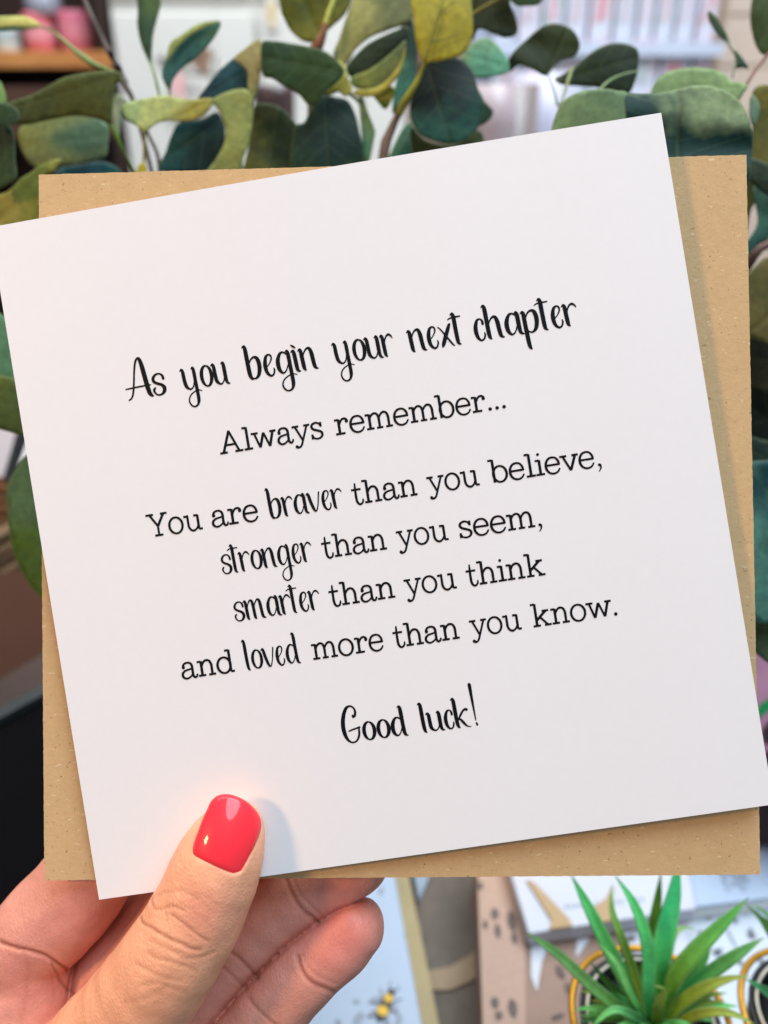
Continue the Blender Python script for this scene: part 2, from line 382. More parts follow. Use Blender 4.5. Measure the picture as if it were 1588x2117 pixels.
# ------------------------------------------------------------------ display table and boxes at the bottom
DZ = 0.88
legs_table('display_table', 'dark wooden display table under the gift boxes and potted plants', -0.62, 0.62, 0.02, 0.70, DZ, M['table'])
M['white_card'] = plain('white_card', (232, 232, 230), 0.5, 0.02, 30, bmp=0.03)
M['pale_blue'] = plain('pale_blue_card', (164, 180, 200), 0.45, 0.02, 30, bmp=0.03)
M['cool_white'] = plain('cool_white_card', (190, 192, 202), 0.4, 0.01, 30, bmp=0.03)
M['taupe'] = plain('taupe_card', (96, 84, 72), 0.6, 0.12, 90)
M['pink_kraft'] = kraft_mat('pinkish_kraft', (178, 150, 134)); M['brown_kraft'] = plain('brown_kraft_wrap', (150, 122, 106), 0.7, 0.05, 60); M['point_white'] = plain('grey_white_paper', (196, 200, 208), 0.5, 0.03, 60)
M['bee_grey'] = plain('insect_ink_grey', (70, 74, 80), 0.6, 0.1, 200, bmp=0); M['ribbon'] = kraft_mat('ribbon_kraft', (180, 152, 116)); M['box_white'] = plain('blue_white_card', (192, 200, 208), 0.5, 0.03, 30)
M['bee_dim'] = plain('faded_brown_ink', (96, 82, 74), 0.6, 0.1, 200, bmp=0)
M['kraft_olive'] = plain('olive_tan_strip', (160, 144, 102), 0.6, 0.05, 60)
M['bee_black'] = plain('bee_ink_black', (26, 28, 30), 0.5, 0.05, 200, bmp=0)
M['bee_yellow'] = plain('bee_ink_yellow', (222, 178, 30), 0.5, 0.05, 200, bmp=0)
M['wing'] = plain('wing_ink_grey', (146, 156, 172), 0.5, 0.1, 200, bmp=0)
def ell(c, u, v, a, b, ang=0, n=18):
    return [c + u * (a * math.cos(t) * math.cos(ang) - b * math.sin(t) * math.sin(ang)) + v * (a * math.cos(t) * math.sin(ang) + b * math.sin(t) * math.cos(ang))
            for t in [2 * math.pi * k / n for k in range(n)]]
def flat(name, polys, mat, parent): 
    vs, fs = [], []
    for p in polys: fs.append(tuple(range(len(vs), len(vs) + len(p)))); vs += p
    return mk(name, vs, fs, mat, parent)
def bee(parent, c, u, v, s, ang, yellow=True, ink='bee_black'):   # flat printed bee
    nrm = u.cross(v).normalized()
    ca, sa = math.cos(ang), math.sin(ang)
    U2 = u * ca + v * sa; V2 = v * ca - u * sa
    def P(x, y, k): return c + U2 * (x * s) + V2 * (y * s) + nrm * (0.00012 * k)
    def E(x, y, a, b, k, an=0): return ell(P(x, y, k), U2, V2, a * s, b * s, an)
    w = flat('printed_wing', [E(-0.38, 0.2, 0.38, 0.13, 1, 0.7), E(0.38, 0.2, 0.38, 0.13, 1.3, -0.7), E(-0.3, -0.3, 0.3, 0.09, 1.6, 0.9), E(0.3, -0.3, 0.3, 0.09, 1.9, -0.9)], M['wing'], parent)
    body = [E(0, 0.05, 0.26, 0.62, 3), E(0, 0.68, 0.17, 0.16, 3.2)]
    for k, (x, y) in enumerate(((-.5, .65), (.5, .65), (-.55, .05), (.55, .05), (-.42, -.6), (.42, -.6), (-.2, 1.1), (.2, 1.1))):
        a = Vector((x * 0.25, y * 0.5)); b = Vector((x, y)); d = (b - a).normalized() * 0.018; q = Vector((-d.y, d.x))
        body.append([P(a.x + q.x, a.y + q.y, 2.2 + .1 * k), P(b.x + q.x, b.y + q.y, 2.2 + .1 * k), P(b.x - q.x, b.y - q.y, 2.2 + .1 * k), P(a.x - q.x, a.y - q.y, 2.2 + .1 * k)])
    flat('printed_bee', body, M[ink], parent)
    if yellow: flat('printed_stripe', [E(0, 0.42, 0.19, 0.17, 5), E(0, -0.12, 0.24, 0.2, 5)], M['bee_yellow'], parent)
X_, Y_ = Vector((1, 0, 0)), Vector((0, 1, 0))
def blob(parent, c, u, v, a, b, ang=0.0, mat='bee_black', k=1.0):
    flat('printed_mark', [ell(c + u.cross(v).normalized() * 0.0001 * k, u, v, a, b, ang)], M[mat], parent)

# pale box printed with a bee (lower middle)
h1 = 1.00
q = [G(600, 1700, h1), G(806, 1730, h1), G(885, 2160, h1), G(560, 2200, h1)]
b1 = root('gift_box', 'white gift box with a yellow and black bee printed on its lid', 'box', (sum(p.x for p in q) / 4, sum(p.y for p in q) / 4, DZ), 'gift boxes on the display table')
ring = [q[3], q[2], q[1], q[0]]
low = [Vector((p.x, p.y, DZ + 0.0005)) for p in ring]
ins = lambda P, k, z: [Vector((c.x + (p.x - c.x) * k, c.y + (p.y - c.y) * k, z)) for c in [sum(P, Vector()) / 4] for p in P]
bevel(mk('body', *prism(ins(low, 0.98, DZ + 0.0005), ins(ring, 0.98, h1 - 0.03)), M['kraft_dark'], b1), 0.001)
bevel(mk('lid', *prism([Vector((p.x, p.y, h1 - 0.029)) for p in ring], [Vector((p.x, p.y, h1)) for p in ring]), M['pale_blue'], b1), 0.001)  # white lid, its bluish reflection painted into the card colour
e0, e1 = q[1], q[2]; dn = (e1 - e0).normalized(); sd = Vector((dn.y, -dn.x, 0)); sd = sd if sd.x > 0 else -sd
up = Vector((0, 0, 0.0006))
st = prism([e0 - sd * 0.001 + up * .2, e1 - sd * 0.001 + up * .2, e1 + sd * 0.006 + up * .2, e0 + sd * 0.006 + up * .2], [e0 - sd * 0.001 + up, e1 - sd * 0.001 + up, e1 + sd * 0.006 + up, e0 + sd * 0.006 + up])
mk('edge_strip', *st, M['kraft_olive'] if 'kraft_olive' in M else M['kraft_dark'], b1)
c = G(794, 2085, h1 + 0.0002); bee(b1, c, X_, Y_, 0.0108, math.radians(-25))
for px, py, s in ((788, 1842, .0022), (842, 1932, .0018), (742, 2105, .003), (700, 2115, .002), (824, 2110, .0025), (737, 2070, .0016)):
    blob(b1, G(px, py, h1 + 0.0002), X_, Y_, s, s * 0.6, random.uniform(0, 3), 'wing', 2)

# taupe and tan box in the middle, its face turned to the camera
h2 = 0.985
q = [G(850, 1700, h2), G(1000, 1700, h2), G(1010, 2240, h2), G(890, 2240, h2)]
b2 = root('gift_box', 'dark taupe gift box with a tan band beside the pinkish insect box', 'box', (G(930, 2000, h2).x, G(930, 2000, h2).y, DZ), 'gift boxes on the display table')
mk('body', *prism([Vector((p.x, p.y, DZ + 0.0005)) for p in (q[3], q[2], q[1], q[0])], [q[3], q[2], q[1], q[0]]), M['taupe'], b2)
bd = [G(884, 2010, h2), G(930, 2002, h2), G(975, 1975, h2), G(1010, 1935, h2), G(1010, 2000, h2), G(975, 2030, h2), G(930, 2050, h2), G(884, 2050, h2)]
M['tan'] = plain('tan_wrap', (150, 128, 100), 0.6, 0.05, 60)
mk('wrap_band', *prism([p + Vector((0, 0, 0.0003)) for p in reversed(bd)], [p + Vector((0, 0, 0.0012)) for p in reversed(bd)]), M['tan'], b2)
g = [G(852, 1795, h2), G(897, 1795, h2), G(866, 1868, h2)]
M['greyblue'] = plain('grey_blue_tissue', (150, 165, 180), 0.6, 0.1, 60)
mk('tissue_corner', *prism([p + Vector((0, 0, 0.0004)) for p in reversed(g)], [p + Vector((0, 0, 0.002)) for p in reversed(g)]), M['greyblue'], b2)

# pinkish kraft box with printed spots
h3 = 1.0205
q = [G(985, 1740, h3), G(1035, 1740, h3), G(1085, 1935, h3), G(1090, 2300, h3), G(1005, 2300, h3)]
b3 = root('gift_box', 'pinkish kraft gift box with rows of small dark insects left of the white box', 'box', (G(1030, 2000, h3).x, G(1030, 2000, h3).y, DZ), 'gift boxes on the display table')
mk('body', *prism([Vector((p.x, p.y, DZ + 0.0005)) for p in reversed(q)], list(reversed(q))), M['pink_kraft'], b3)
for px, py, a, b_ in ((1023, 1890, 8, 12), (1029, 1925, 6, 16), (1058, 1905, 9, 22), (1063, 1940, 6, 12), (1003, 1912, 5, 10), (1023, 2074, 8, 12), (1031, 2100, 8, 10), (1060, 2085, 9, 20), (993, 1832, 6, 9)):
    c = G(px, py, h3); u = G(px + 1, py, h3) - c; v = G(px, py - 1, h3) - c
    flat('printed_insect', [ell(c + Vector((0, 0, .0003)), u, v, a, b_, 0.15), ell(c + v * b_ * 0.2 + Vector((0, 0, .0002)), u, v, a * 1.25, b_ * 0.14, 0.3), ell(c - v * b_ * 0.25 + Vector((0, 0, .00025)), u, v, a * 1.15, b_ * 0.12, -0.2)], M['bee_dim'], b3)

# white box with kraft ribbon; pale front
h4 = 1.03
tl, tr, fr, fl = G(1012, 1660, h4), G(1390, 1640, h4), G(1440, 1878, h4), G(1093, 1930, h4)
b4 = root('gift_box', 'white gift box with a folded kraft ribbon and small grey print behind the spiky plant', 'box', (G(1240, 1850, h4).x, G(1240, 1850, h4).y, DZ), 'gift boxes on the display table')
rg = [fl, fr, tr, tl]
h6 = h4 - 0.0105
mk('body', *prism(ins([Vector((p.x, p.y, 0)) for p in rg], 0.985, h6 + 0.0004), ins([Vector((p.x, p.y, 0)) for p in rg], 0.985, h4 - 0.009)), M['pink_kraft'], b4)
bevel(mk('lid', *prism([Vector((p.x, p.y, h4 - 0.0085)) for p in rg], rg), M['cool_white'], b4), 0.0008)
b6 = root('gift_box', 'brown kraft box with white pointed shapes lying under the ribboned white box', 'box', (G(1240, 2000, h6).x, G(1240, 2000, h6).y, DZ), 'gift boxes on the display table')
rg6 = [G(1093, 2330, h6), G(1424, 2330, h6), G(1424, 1780, h6), G(1093, 1780, h6)]
rg6[3] = Vector((rg6[0].x, rg6[3].y, h6)); rg6[2] = Vector((rg6[1].x, rg6[2].y, h6))
bevel(mk('body', *prism([Vector((p.x, p.y, DZ + 0.0005)) for p in rg6], rg6), M['brown_kraft'], b6), 0.0006)
def laid(par, pts, h, mat, name, th=0.0006):
    P = [G(x, y, h) for x, y in pts]
    a = sum(P[i].x * P[(i + 1) % len(P)].y - P[(i + 1) % len(P)].x * P[i].y for i in range(len(P)))
    if a < 0: P.reverse()
    mk(name, *prism([p + Vector((0, 0, 0.0002)) for p in P], [p + Vector((0, 0, th)) for p in P]), M[mat], par)
for pts in ([(1098, 1925), (1142, 1925), (1120, 1990), (1110, 2052), (1098, 2020)], [(1195, 1915), (1228, 1915), (1214, 1950), (1190, 1982)], [(1282, 1905), (1420, 1890), (1420, 1975), (1330, 1985), (1290, 1960)]):
    laid(b6, pts, h6, 'point_white', 'white_point')
for px, py, a_, b_ in ((1159, 2008, .0016, .0028), (1178, 2045, .0014, .003), (1153, 2100, .003, .0006), (1303, 1941, .0028, .0012)):
    blob(b6, G(px, py, h6 + 0.0008), X_, Y_, a_, b_, 0.3, 'bee_dim', 1)
rb = [G(1088, 1822, h4), G(1105, 1828, h4), G(1179, 1905, h4), G(1183, 1918, h4), G(1136, 1924, h4), G(1140, 1905, h4)]
mk('ribbon', *prism([p + Vector((0, 0, 0.0003)) for p in reversed(rb)], [p + Vector((0, 0, 0.0012)) for p in reversed(rb)]), M['ribbon'], b4)
rb2 = [G(1225, 1880, h4), G(1250, 1862, h4), G(1270, 1830, h4), G(1262, 1880, h4), G(1275, 1905, h4), G(1240, 1910, h4)]
mk('ribbon', *prism([p + Vector((0, 0, 0.0003)) for p in reversed(rb2)], [p + Vector((0, 0, 0.0012)) for p in reversed(rb2)]), M['ribbon'], b4)
for i in range(16):
    px = 1170 + i * 10.5; py = 1874 - i * 0.95
    if i in (5, 12): continue
    c = G(px, py, h4 + 0.0002); u = G(px + 1, py, h4) - G(px, py, h4); v = G(px, py - 1, h4) - G(px, py, h4)
    blob(b4, c, u, v, 3.2, 4.5, 0, 'wing', 1)

# pale blue box at the right with insects on its front
h5 = 1.022
tl, tr, fr, fl = G(1400, 1660, h5), G(1560, 1640, h5), G(1680, 1845, h5), G(1426, 1876, h5)
b5 = root('gift_box', 'pale blue gift box with a worn grey print and insects on its front', 'box', (G(1520, 1840, h5).x, G(1520, 1840, h5).y, DZ), 'gift boxes on the display table')
rg = [fl, fr, tr, tl]; rgi = [Vector((p.x, p.y, 0)) for p in rg]
h7 = h5 - 0.0100
mk('body', *prism(ins(rgi, 0.985, h7 + 0.0004), ins(rgi, 0.985, h5 - 0.0025)), M['white_card'], b5)
b7 = root('gift_box', 'white gift box printed with small dark insects under the pale blue one', 'box', (G(1560, 2000, h7).x, G(1560, 2000, h7).y, DZ), 'gift boxes on the display table')
y0_, y1_ = G(1500, 2330, h7).y, G(1500, 1790, h7).y; x0_, x1_ = rg6[1].x + 0.0015, 0.30
bevel(mk('body', *boxvf((x0_, y0_, DZ + 0.0005), (x1_, y1_, h7)), M['box_white'], b7), 0.0006)
bevel(mk('lid', *prism([Vector((p.x, p.y, h5 - 0.002)) for p in rg], rg), M['pale_blue'], b5), 0.0005)
for px, py, s_ in ((1464, 1895, .0040), (1483, 1970, .0050), (1553, 1933, .0052), (1520, 1905, .0030), (1448, 1930, .0028), (1530, 1990, .0034), (1576, 1990, .0040)):
    bee(b7, G(px, py, h7 + 0.0002), X_, Y_, s_ * 0.72, random.uniform(-1.5, 1.5), False, 'bee_grey')
blob(b7, G(1510, 1935, h7 + 0.0002), X_, Y_, .0006, .006, 0.1, 'wing', 3)
for k in range(16):
    px = random.uniform(1490, 1560); py = random.uniform(1800, 1838)
    blob(b5, G(px, py, h5 + 0.0002), X_, Y_, random.uniform(.0008, .0025), random.uniform(.0004, .001), random.uniform(0, 3), 'wing', 1 + k * 0.3)

# ------------------------------------------------------------------ potted spiky plants
M['pot'] = plain('black_pot', (20, 22, 26), 0.4, 0.1, 60)
M['gold'] = plain('gold_wire', (196, 140, 22), 0.35, 0.1, 90, metal=0.55)
M['soil'] = plain('black_moss', (14, 15, 18), 0.9, 0.3, 300, bmp=0.6)
M['silver'] = plain('pale_inner_rim', (214, 208, 190), 0.35, 0.1, 90)
def spike_mat():
    m, nt, b = newmat('spiky_leaf'); oi = nt.nodes.new('ShaderNodeObjectInfo')
    at = nt.nodes.new('ShaderNodeAttribute'); at.attribute_type = 'OBJECT'; at.attribute_name = 'second_tone'
    uv = nt.nodes.new('ShaderNodeUVMap'); uv.uv_map = 'UVMap'; sep = nt.nodes.new('ShaderNodeSeparateXYZ'); nt.links.new(uv.outputs[0], sep.inputs[0])
    f = ramp(nt, math_(nt, 'ADD', sep.outputs[0], math_(nt, 'MULTIPLY', noise(nt, 60, 3), 0.5)), [(0.35, (0, 0, 0, 1)), (1.0, (1, 1, 1, 1))])
    col = mixc(nt, f, at.outputs['Color'], oi.outputs['Color'])
    tip = ramp(nt, sep.outputs[0], [(0.86, (0, 0, 0, 1)), (1.0, (1, 1, 1, 1))])
    col = mixc(nt, math_(nt, 'MULTIPLY', tip, 0.6), col, (0.48, 0.50, 0.26, 1))
    edge = ramp(nt, math_(nt, 'ABSOLUTE', sep.outputs[1]), [(0.7, (0, 0, 0, 1)), (1.0, (1, 1, 1, 1))])
    col = mixc(nt, math_(nt, 'MULTIPLY', edge, 0.45), col, (0.28, 0.55, 0.25, 1))
    col = mixc(nt, 0.5, col, ramp(nt, noise(nt, 300, 4, 0.7), [(0.3, (0.6, 0.65, 0.6, 1)), (0.7, (1.3, 1.25, 1.2, 1))]), 'MULTIPLY')
    nt.links.new(col, b.inputs['Base Color']); b.inputs['Roughness'].default_value = 0.5
    tr = nt.nodes.new('ShaderNodeBsdfTranslucent'); nt.links.new(col, tr.inputs[0])
    mx = nt.nodes.new('ShaderNodeMixShader'); mx.inputs[0].default_value = 0.25
    nt.links.new(b.outputs[0], mx.inputs[1]); nt.links.new(tr.outputs[0], mx.inputs[2]); nt.links.new(mx.outputs[0], nt.nodes['Material Output'].inputs[0])
    rib = math_(nt, 'SINE', math_(nt, 'MULTIPLY', sep.outputs[1], 17.0)); bump(nt, b, math_(nt, 'ADD', rib, noise(nt, 700, 3)), 0.35, 0.0002)
    return m
M['spike'] = spike_mat()
def set_uv(me, uvs):
    lay = me.uv_layers.new(name='UVMap')
    for lp in me.loops: lay.data[lp.index].uv = uvs[lp.vertex_index]
def spike(parent, pts, ctop, cbot, twist=0.0):   # pts from tip to base: (px, py, depth, width px)
    P = catmull([(p[0], p[1], p[2] * KD, p[3]) for p in pts], 5)
    n = len(P); W = [U(*p[:3]) for p in P]; vs, fs, uvs = [], [], []
    for i in range(n):
        t = (W[min(i + 1, n - 1)] - W[max(i - 1, 0)]).normalized()
        view = (W[i] - CAM).normalized(); side = t.cross(view).normalized()
        nr = side.cross(t).normalized()
        if nr.dot(view) > 0: nr = -nr
        a = twist * (i / n); side, nr = side * math.cos(a) + nr * math.sin(a), nr * math.cos(a) - side * math.sin(a)
        w = max(P[i][3], 0.8) / F * P[i][2] * 0.5; th = w * 0.22 + 0.0003
        for k, (a_, b_) in enumerate(((-1, 0.35), (-0.5, 0.0), (0, -0.12), (0.5, 0.0), (1, 0.35), (0.5, -0.4), (0, -0.6), (-0.5, -0.4))):
            vs.append(W[i] + side * (w * a_) + nr * (w * b_ if k < 5 else w * b_)); uvs.append((1 - i / (n - 1), a_))
    for i in range(n - 1):
        for k in range(8): fs.append((i * 8 + k, i * 8 + (k + 1) % 8, (i + 1) * 8 + (k + 1) % 8, (i + 1) * 8 + k))
    fs.append(tuple(range(8))); fs.append(tuple(reversed([(n - 1) * 8 + k for k in range(8)])))
    o = mk('leaf', vs, fs, M['spike'], parent, smooth=True); set_uv(o.data, uvs); setc(o, ctop, cbot); return o
def pot(label, px, py, d, rpx, DZ, group='small black pots with gold wire rims'):
    c = U(px, py, d); r = rpx / F * d
    o = root('potted_plant', label, 'plant', (c.x, c.y, DZ), group)
    z = c.z - DZ
    prof = [(r * 0.62, 0.0005), (r * 0.66, 0.004), (r * 0.86, z - 0.006), (r * 0.9, z), (r * 0.84, z), (r * 0.8, z - 0.008), (r * 0.5, z - 0.009)]
    p = mk('pot', *lathe(prof, (c.x, c.y, DZ), 40), M['pot'], o, smooth=True)
    ringp = [Vector((c.x + r * math.cos(a), c.y + r * math.sin(a), c.z + 0.001 * math.sin(3 * a))) for a in [2 * math.pi * k / 48 for k in range(49)]]
    mk('gold_rim', *tube(ringp, [r * 0.045] * 49, 8), M['gold'], p, smooth=True)
    ringp = [Vector((c.x + r * 0.80 * math.cos(a), c.y + r * 0.80 * math.sin(a), c.z + 0.0005)) for a in [2 * math.pi * k / 48 for k in range(49)]]
    mk('inner_rim', *tube(ringp, [r * 0.022] * 49, 6), M['silver'], p, smooth=True)
    mk('moss', *lathe([(r * 0.79, z - 0.007), (r * 0.6, z - 0.004), (r * 0.2, z - 0.003)], (c.x, c.y, DZ), 40), M['soil'], o, smooth=True)
    return o
GD = 0.300; KD = 0.265 / 0.300
pt = pot('spiky green potted plant in a black pot with gold rim at the lower right', 1345, 2108, GD * KD, 160, h6 + 0.0008)
g1, g2, g3, g4 = (90, 185, 110), (70, 110, 40), (20, 150, 95), (30, 120, 60)
ol, dk = (110, 130, 40), (30, 75, 25)
B0 = lambda x, y, w: (x, y, GD - 0.004, w)
SP = [
 ([(1264, 1830, .300, 1), (1266, 1884, .298, 14), (1285, 1938, .296, 20), (1310, 2010, .297, 22), B0(1340, 2110, 16)], (120, 165, 90), ol),
 ([(1367, 1800, .305, 1), (1358, 1873, .303, 20), (1346, 1930, .302, 15), (1345, 2020, .301, 12), B0(1350, 2112, 10)], (50, 100, 25), dk),
 ([(1436, 1921, .310, 1), (1412, 1918, .308, 7), (1396, 1935, .306, 9), (1384, 1980, .304, 12), B0(1362, 2110, 10)], (130, 165, 90), ol),
 ([(1470, 1958, .306, 1), (1449, 1994, .304, 20), (1400, 2052, .302, 20), B0(1352, 2118, 12)], (40, 110, 45), dk),
 ([(1580, 1938, .290, 1), (1529, 1970, .290, 23), (1483, 2001, .292, 30), (1425, 2042, .295, 26), B0(1368, 2110, 14)], (60, 125, 70), g4),
 ([(1552, 2018, .285, 1), (1508, 2023, .286, 14), (1456, 2042, .288, 26), (1405, 2075, .292, 28), B0(1362, 2120, 16)], (120, 135, 60), (100, 130, 30)),
 ([(1562, 2118, .275, 1), (1508, 2094, .278, 16), (1446, 2096, .284, 22), B0(1380, 2128, 18)], (120, 140, 70), ol),
 ([(1402, 1768, .300, 1), (1395, 1842, .297, 29), (1377, 1924, .295, 45), (1365, 1986, .294, 42), (1360, 2038, .295, 32), B0(1355, 2112, 16)], (35, 160, 110), (60, 140, 60)),
 ([(1547, 1855, .285, 1), (1498, 1906, .285, 24), (1438, 1966, .286, 37), (1394, 2023, .289, 36), B0(1360, 2112, 18)], (60, 140, 70), (80, 130, 35)),
 ([(1179, 1805, .292, 1), (1213, 1869, .290, 23), (1249, 1941, .289, 32), (1282, 2007, .290, 32), B0(1330, 2108, 18)], (80, 190, 115), (55, 125, 50)),
 ([(1089, 1927, .270, 1), (1125, 1952, .274, 16), (1161, 1979, .279, 22), (1227, 2041, .286, 28), (1300, 2098, .293, 26), B0(1345, 2128, 14)], (130, 190, 120), (45, 110, 50)),
 ([(1236, 1949, .284, 1), (1274, 1990, .285, 12), (1302, 2050, .287, 16), B0(1338, 2115, 12)], (120, 195, 130), g1),
 ([(1270, 1808, .286, 1), (1307, 1862, .285, 19), (1330, 1918, .285, 27), (1341, 1976, .286, 30), (1340, 2060, .288, 26), B0(1350, 2115, 16)], (80, 200, 130), (20, 130, 80)),
 ([(1352, 2038, .283, 1), (1372, 2046, .284, 10), (1362, 2080, .287, 26), B0(1358, 2120, 26)], (110, 140, 70), (60, 110, 40)),
 ([(1205, 2145, .285, 1), (1262, 2090, .284, 14), (1310, 2100, .288, 20), B0(1345, 2130, 16)], (90, 175, 110), (20, 80, 45)),
 ([(1218, 1985, .296, 1), (1255, 2030, .296, 14), (1300, 2070, .297, 16), B0(1340, 2118, 12)], (45, 95, 40), dk),
]
lift = lambda c: tuple(min(255, int(v * 1.14 + q)) for v, q in zip(c, (24, 22, 6)))
for pts, a, b_ in SP: spike(pt, [(p[0], p[1], p[2], p[3] * 0.92) for p in pts], lift(a), lift(b_))
for k in range(13):
    a = math.radians(-172 + k * 13.4 + random.uniform(-4, 4)); R_ = random.uniform(85, 140) * (1.0 if k % 2 else 0.8)
    tx, ty = 1352 + R_ * 1.1 * math.cos(a), 2112 + R_ * math.sin(a)
    spike(pt, [(tx, ty, .302, 1), (1352 + (tx - 1352) * .6 + random.uniform(-6, 6), 2112 + (ty - 2112) * .62, .300, random.uniform(9, 15)), B0(1352, 2116, 8)], lift(random.choice([g1, g4, ol, (80, 130, 60)])), lift(random.choice([g2, ol, g4])))
for k in range(14):
    a = math.radians((-182 + k * 5) if k < 7 else (-34 + (k - 7) * 6)) ; R_ = random.uniform(110, 165)
    tx, ty = 1352 + R_ * 1.1 * math.cos(a), 2108 + R_ * math.sin(a)
    spike(pt, [(tx, ty, .296, 1), (1352 + (tx - 1352) * .6, 2108 + (ty - 2112) * .62 - 6, .296, random.uniform(12, 19)), B0(1352, 2118, 10)], lift(random.choice([g1, g4, ol])), lift(random.choice([g2, g4])))
for tx, ty in ((1240, 2150), (1290, 2175), (1420, 2170), (1475, 2150)):
    spike(pt, [(tx, ty, .288, 1), ((tx + 1352) / 2, (ty + 2090) / 2, .287, 18), B0(1354, 2122, 14)], lift(g1), lift(g4))
pt2 = pot('second spiky potted plant cut off by the right edge of the photo', 1700, 2108, GD * KD, 158, h7 + 0.0008)
for pts, a, b_ in [
 ([(1537, 1866, .300, 1), (1566, 1892, .300, 9), (1600, 1935, .300, 22), (1690, 2100, .300, 14)], (110, 170, 90), (70, 120, 40)),
 ([(1552, 1872, .305, 1), (1580, 1886, .305, 8), (1640, 1960, .303, 22), (1695, 2100, .300, 14)], (150, 205, 150), (60, 140, 60)),
 ([(1541, 2024, .285, 1), (1567, 2038, .286, 13), (1610, 2066, .290, 24), (1690, 2112, .296, 16)], (90, 175, 120), (40, 120, 60)),
 ([(1700, 1800, .30, 1), (1705, 1900, .30, 28), (1702, 2000, .297, 32), (1698, 2100, .296, 16)], (60, 160, 90), (60, 120, 40))]:
    spike(pt2, pts, a, b_)

# ------------------------------------------------------------------ things glimpsed down the left edge and the right edge
M['navy'] = plain('navy_edge', (24, 32, 48), 0.5, 0.1, 40)
def slab(name, pxs, d0, d1, mat, parent=None, th=0.004, **kw):   # quad / polygon given by pixels and depth, with thickness away from the camera
    n = len(pxs); ds = d0 if isinstance(d0, (list, tuple)) else [d0] * n
    a = [U(x, y, d) for (x, y), d in zip(pxs, ds)]; b_ = [U(x, y, d + th) for (x, y), d in zip(pxs, ds)]
    v, f = prism(b_, a)
    if parent is None: kw['loc'] = sum(a, Vector()) / n
    return mk(name, v, f, mat, parent, **kw)
wb = root('framed_sign', 'white sign with a dark navy side edge at the left behind the card', 'sign', U(10, 1000, .50))
slab('face', [(-160, 880), (35, 884), (6, 985), (-180, 1010)], .50, 0, M['cool_white'], wb)
slab('side_edge', [(35.5, 884), (70, 880), (22, 1010), (6.5, 985)], [.50, .53, .53, .50], 0, M['navy'], wb)
M['wicker'] = objcol_mat('wicker_cane', 0.7, 200, 0.6)
bk = root('basket', 'brown wicker basket with a pale rim at the left edge behind the card', 'basket', U(-60, 1080, .52))
bc = U(-110, 1110, .55); 
for k in range(9):
    z = -0.05 + k * 0.0085; rr = 0.052 + 0.0012 * k
    pts = [bc + Vector((rr * math.cos(a), rr * math.sin(a), z + 0.0012 * math.sin(9 * a + k * 3.14))) for a in [2 * math.pi * j / 40 for j in range(41)]]
    setc(mk('cane', *tube(pts, [0.0045] * 41, 7), M['wicker'], bk, smooth=True), (196, 180, 150) if k in (2,) else (142, 108, 74) if k % 2 else (120, 92, 62))
mk('base', *lathe([(0.045, -0.056), (0.05, -0.053), (0.05, -0.05)], bc, 24), M['dark_wood'], bk)
M['dark_cloth'] = plain('black_board', (4, 4, 7), 0.9, 0.1, 60); M['dark_cloth'].node_tree.nodes['Principled BSDF'].inputs['Specular IOR Level'].default_value = 0.08
M['green_grey'] = plain('dark_slate_edge', (34, 42, 44), 0.6, 0.1, 60)
# large black box on the table, left, with a slate coloured rim
top = [(-260, 1590), (-40, 1460), (230, 1330), (420, 1420), (60, 1640)]
cr = root('storage_box', 'black storage box with a slate rim filling the lower left behind the envelope', 'box', Vector((-0.22, 0.25, DZ)))
zc = U(0, 1440, .36).z
tp = [G(-420, 1700, zc), G(400, 1700, zc), G(400, 1290, zc), G(95, 1385, zc), G(0, 1442, zc), G(-420, 1640, zc)]
tp = [G(520, 2300, zc), G(520, 1180, zc), G(-420, 1690, zc), G(-900, 2300, zc)]
lo = [Vector((p.x, p.y, DZ + 0.0005)) for p in tp]
mk('body', *prism(lo, [p - Vector((0, 0, 0.004)) for p in tp]), M['dark_cloth'], cr)
cen = sum(tp, Vector()) / 4
inn = [cen + (p - cen) * 0.90 for p in tp]
rim = []
for i in range(4):
    a, b_, c_, d_ = tp[i], tp[(i + 1) % 4], inn[(i + 1) % 4], inn[i]
    rim.append(prism([p - Vector((0, 0, .0035)) for p in (a, b_, c_, d_)], [p for p in (a, b_, c_, d_)]))
mk('rim', *join(*rim), M['green_grey'], cr)
bt = slab('wooden_tray', [(-200, 1200), (60, 1180), (200, 1230), (120, 1330), (60, 1370), (-60, 1440), (-260, 1500)], .47, 0, M['brown_box'], None, .01,
          label='dark brown wooden tray glimpsed above the black storage box', cat='tray')
# right edge: pink bag with green print
M['pink'] = plain('pink_paper', (188, 132, 156), 0.6, 0.08, 60)
M['leafgreen'] = plain('printed_green', (20, 140, 75), 0.5, 0.05, 60)
M['maroon'] = plain('dark_maroon', (60, 38, 44), 0.6, 0.2, 60)
pb = root('paper_bag', 'pink paper bag with a green printed leaf at the right edge beside the card', 'bag', U(1640, 1500, .36))
slab('front', [(1540, 1340), (1800, 1400), (1800, 1720), (1560, 1640)], .36, 0, M['pink'], pb, .03)
slab('printed_leaf', [(1560, 1478), (1572, 1455), (1592, 1443), (1620, 1446), (1600, 1462), (1575, 1480), (1564, 1492)], .3595, 0, M['leafgreen'], pb, .0004)
slab('printed_leaf', [(1574, 1512), (1590, 1490), (1620, 1500), (1600, 1540), (1580, 1535)], .3595, 0, M['maroon'], pb, .0004)
slab('printed_leaf', [(1575, 1560), (1600, 1545), (1630, 1600), (1590, 1610)], .3595, 0, M['maroon'], pb, .0004)
M['greybrown'] = plain('grey_brown_card', (112, 98, 90), 0.7, 0.1, 60)
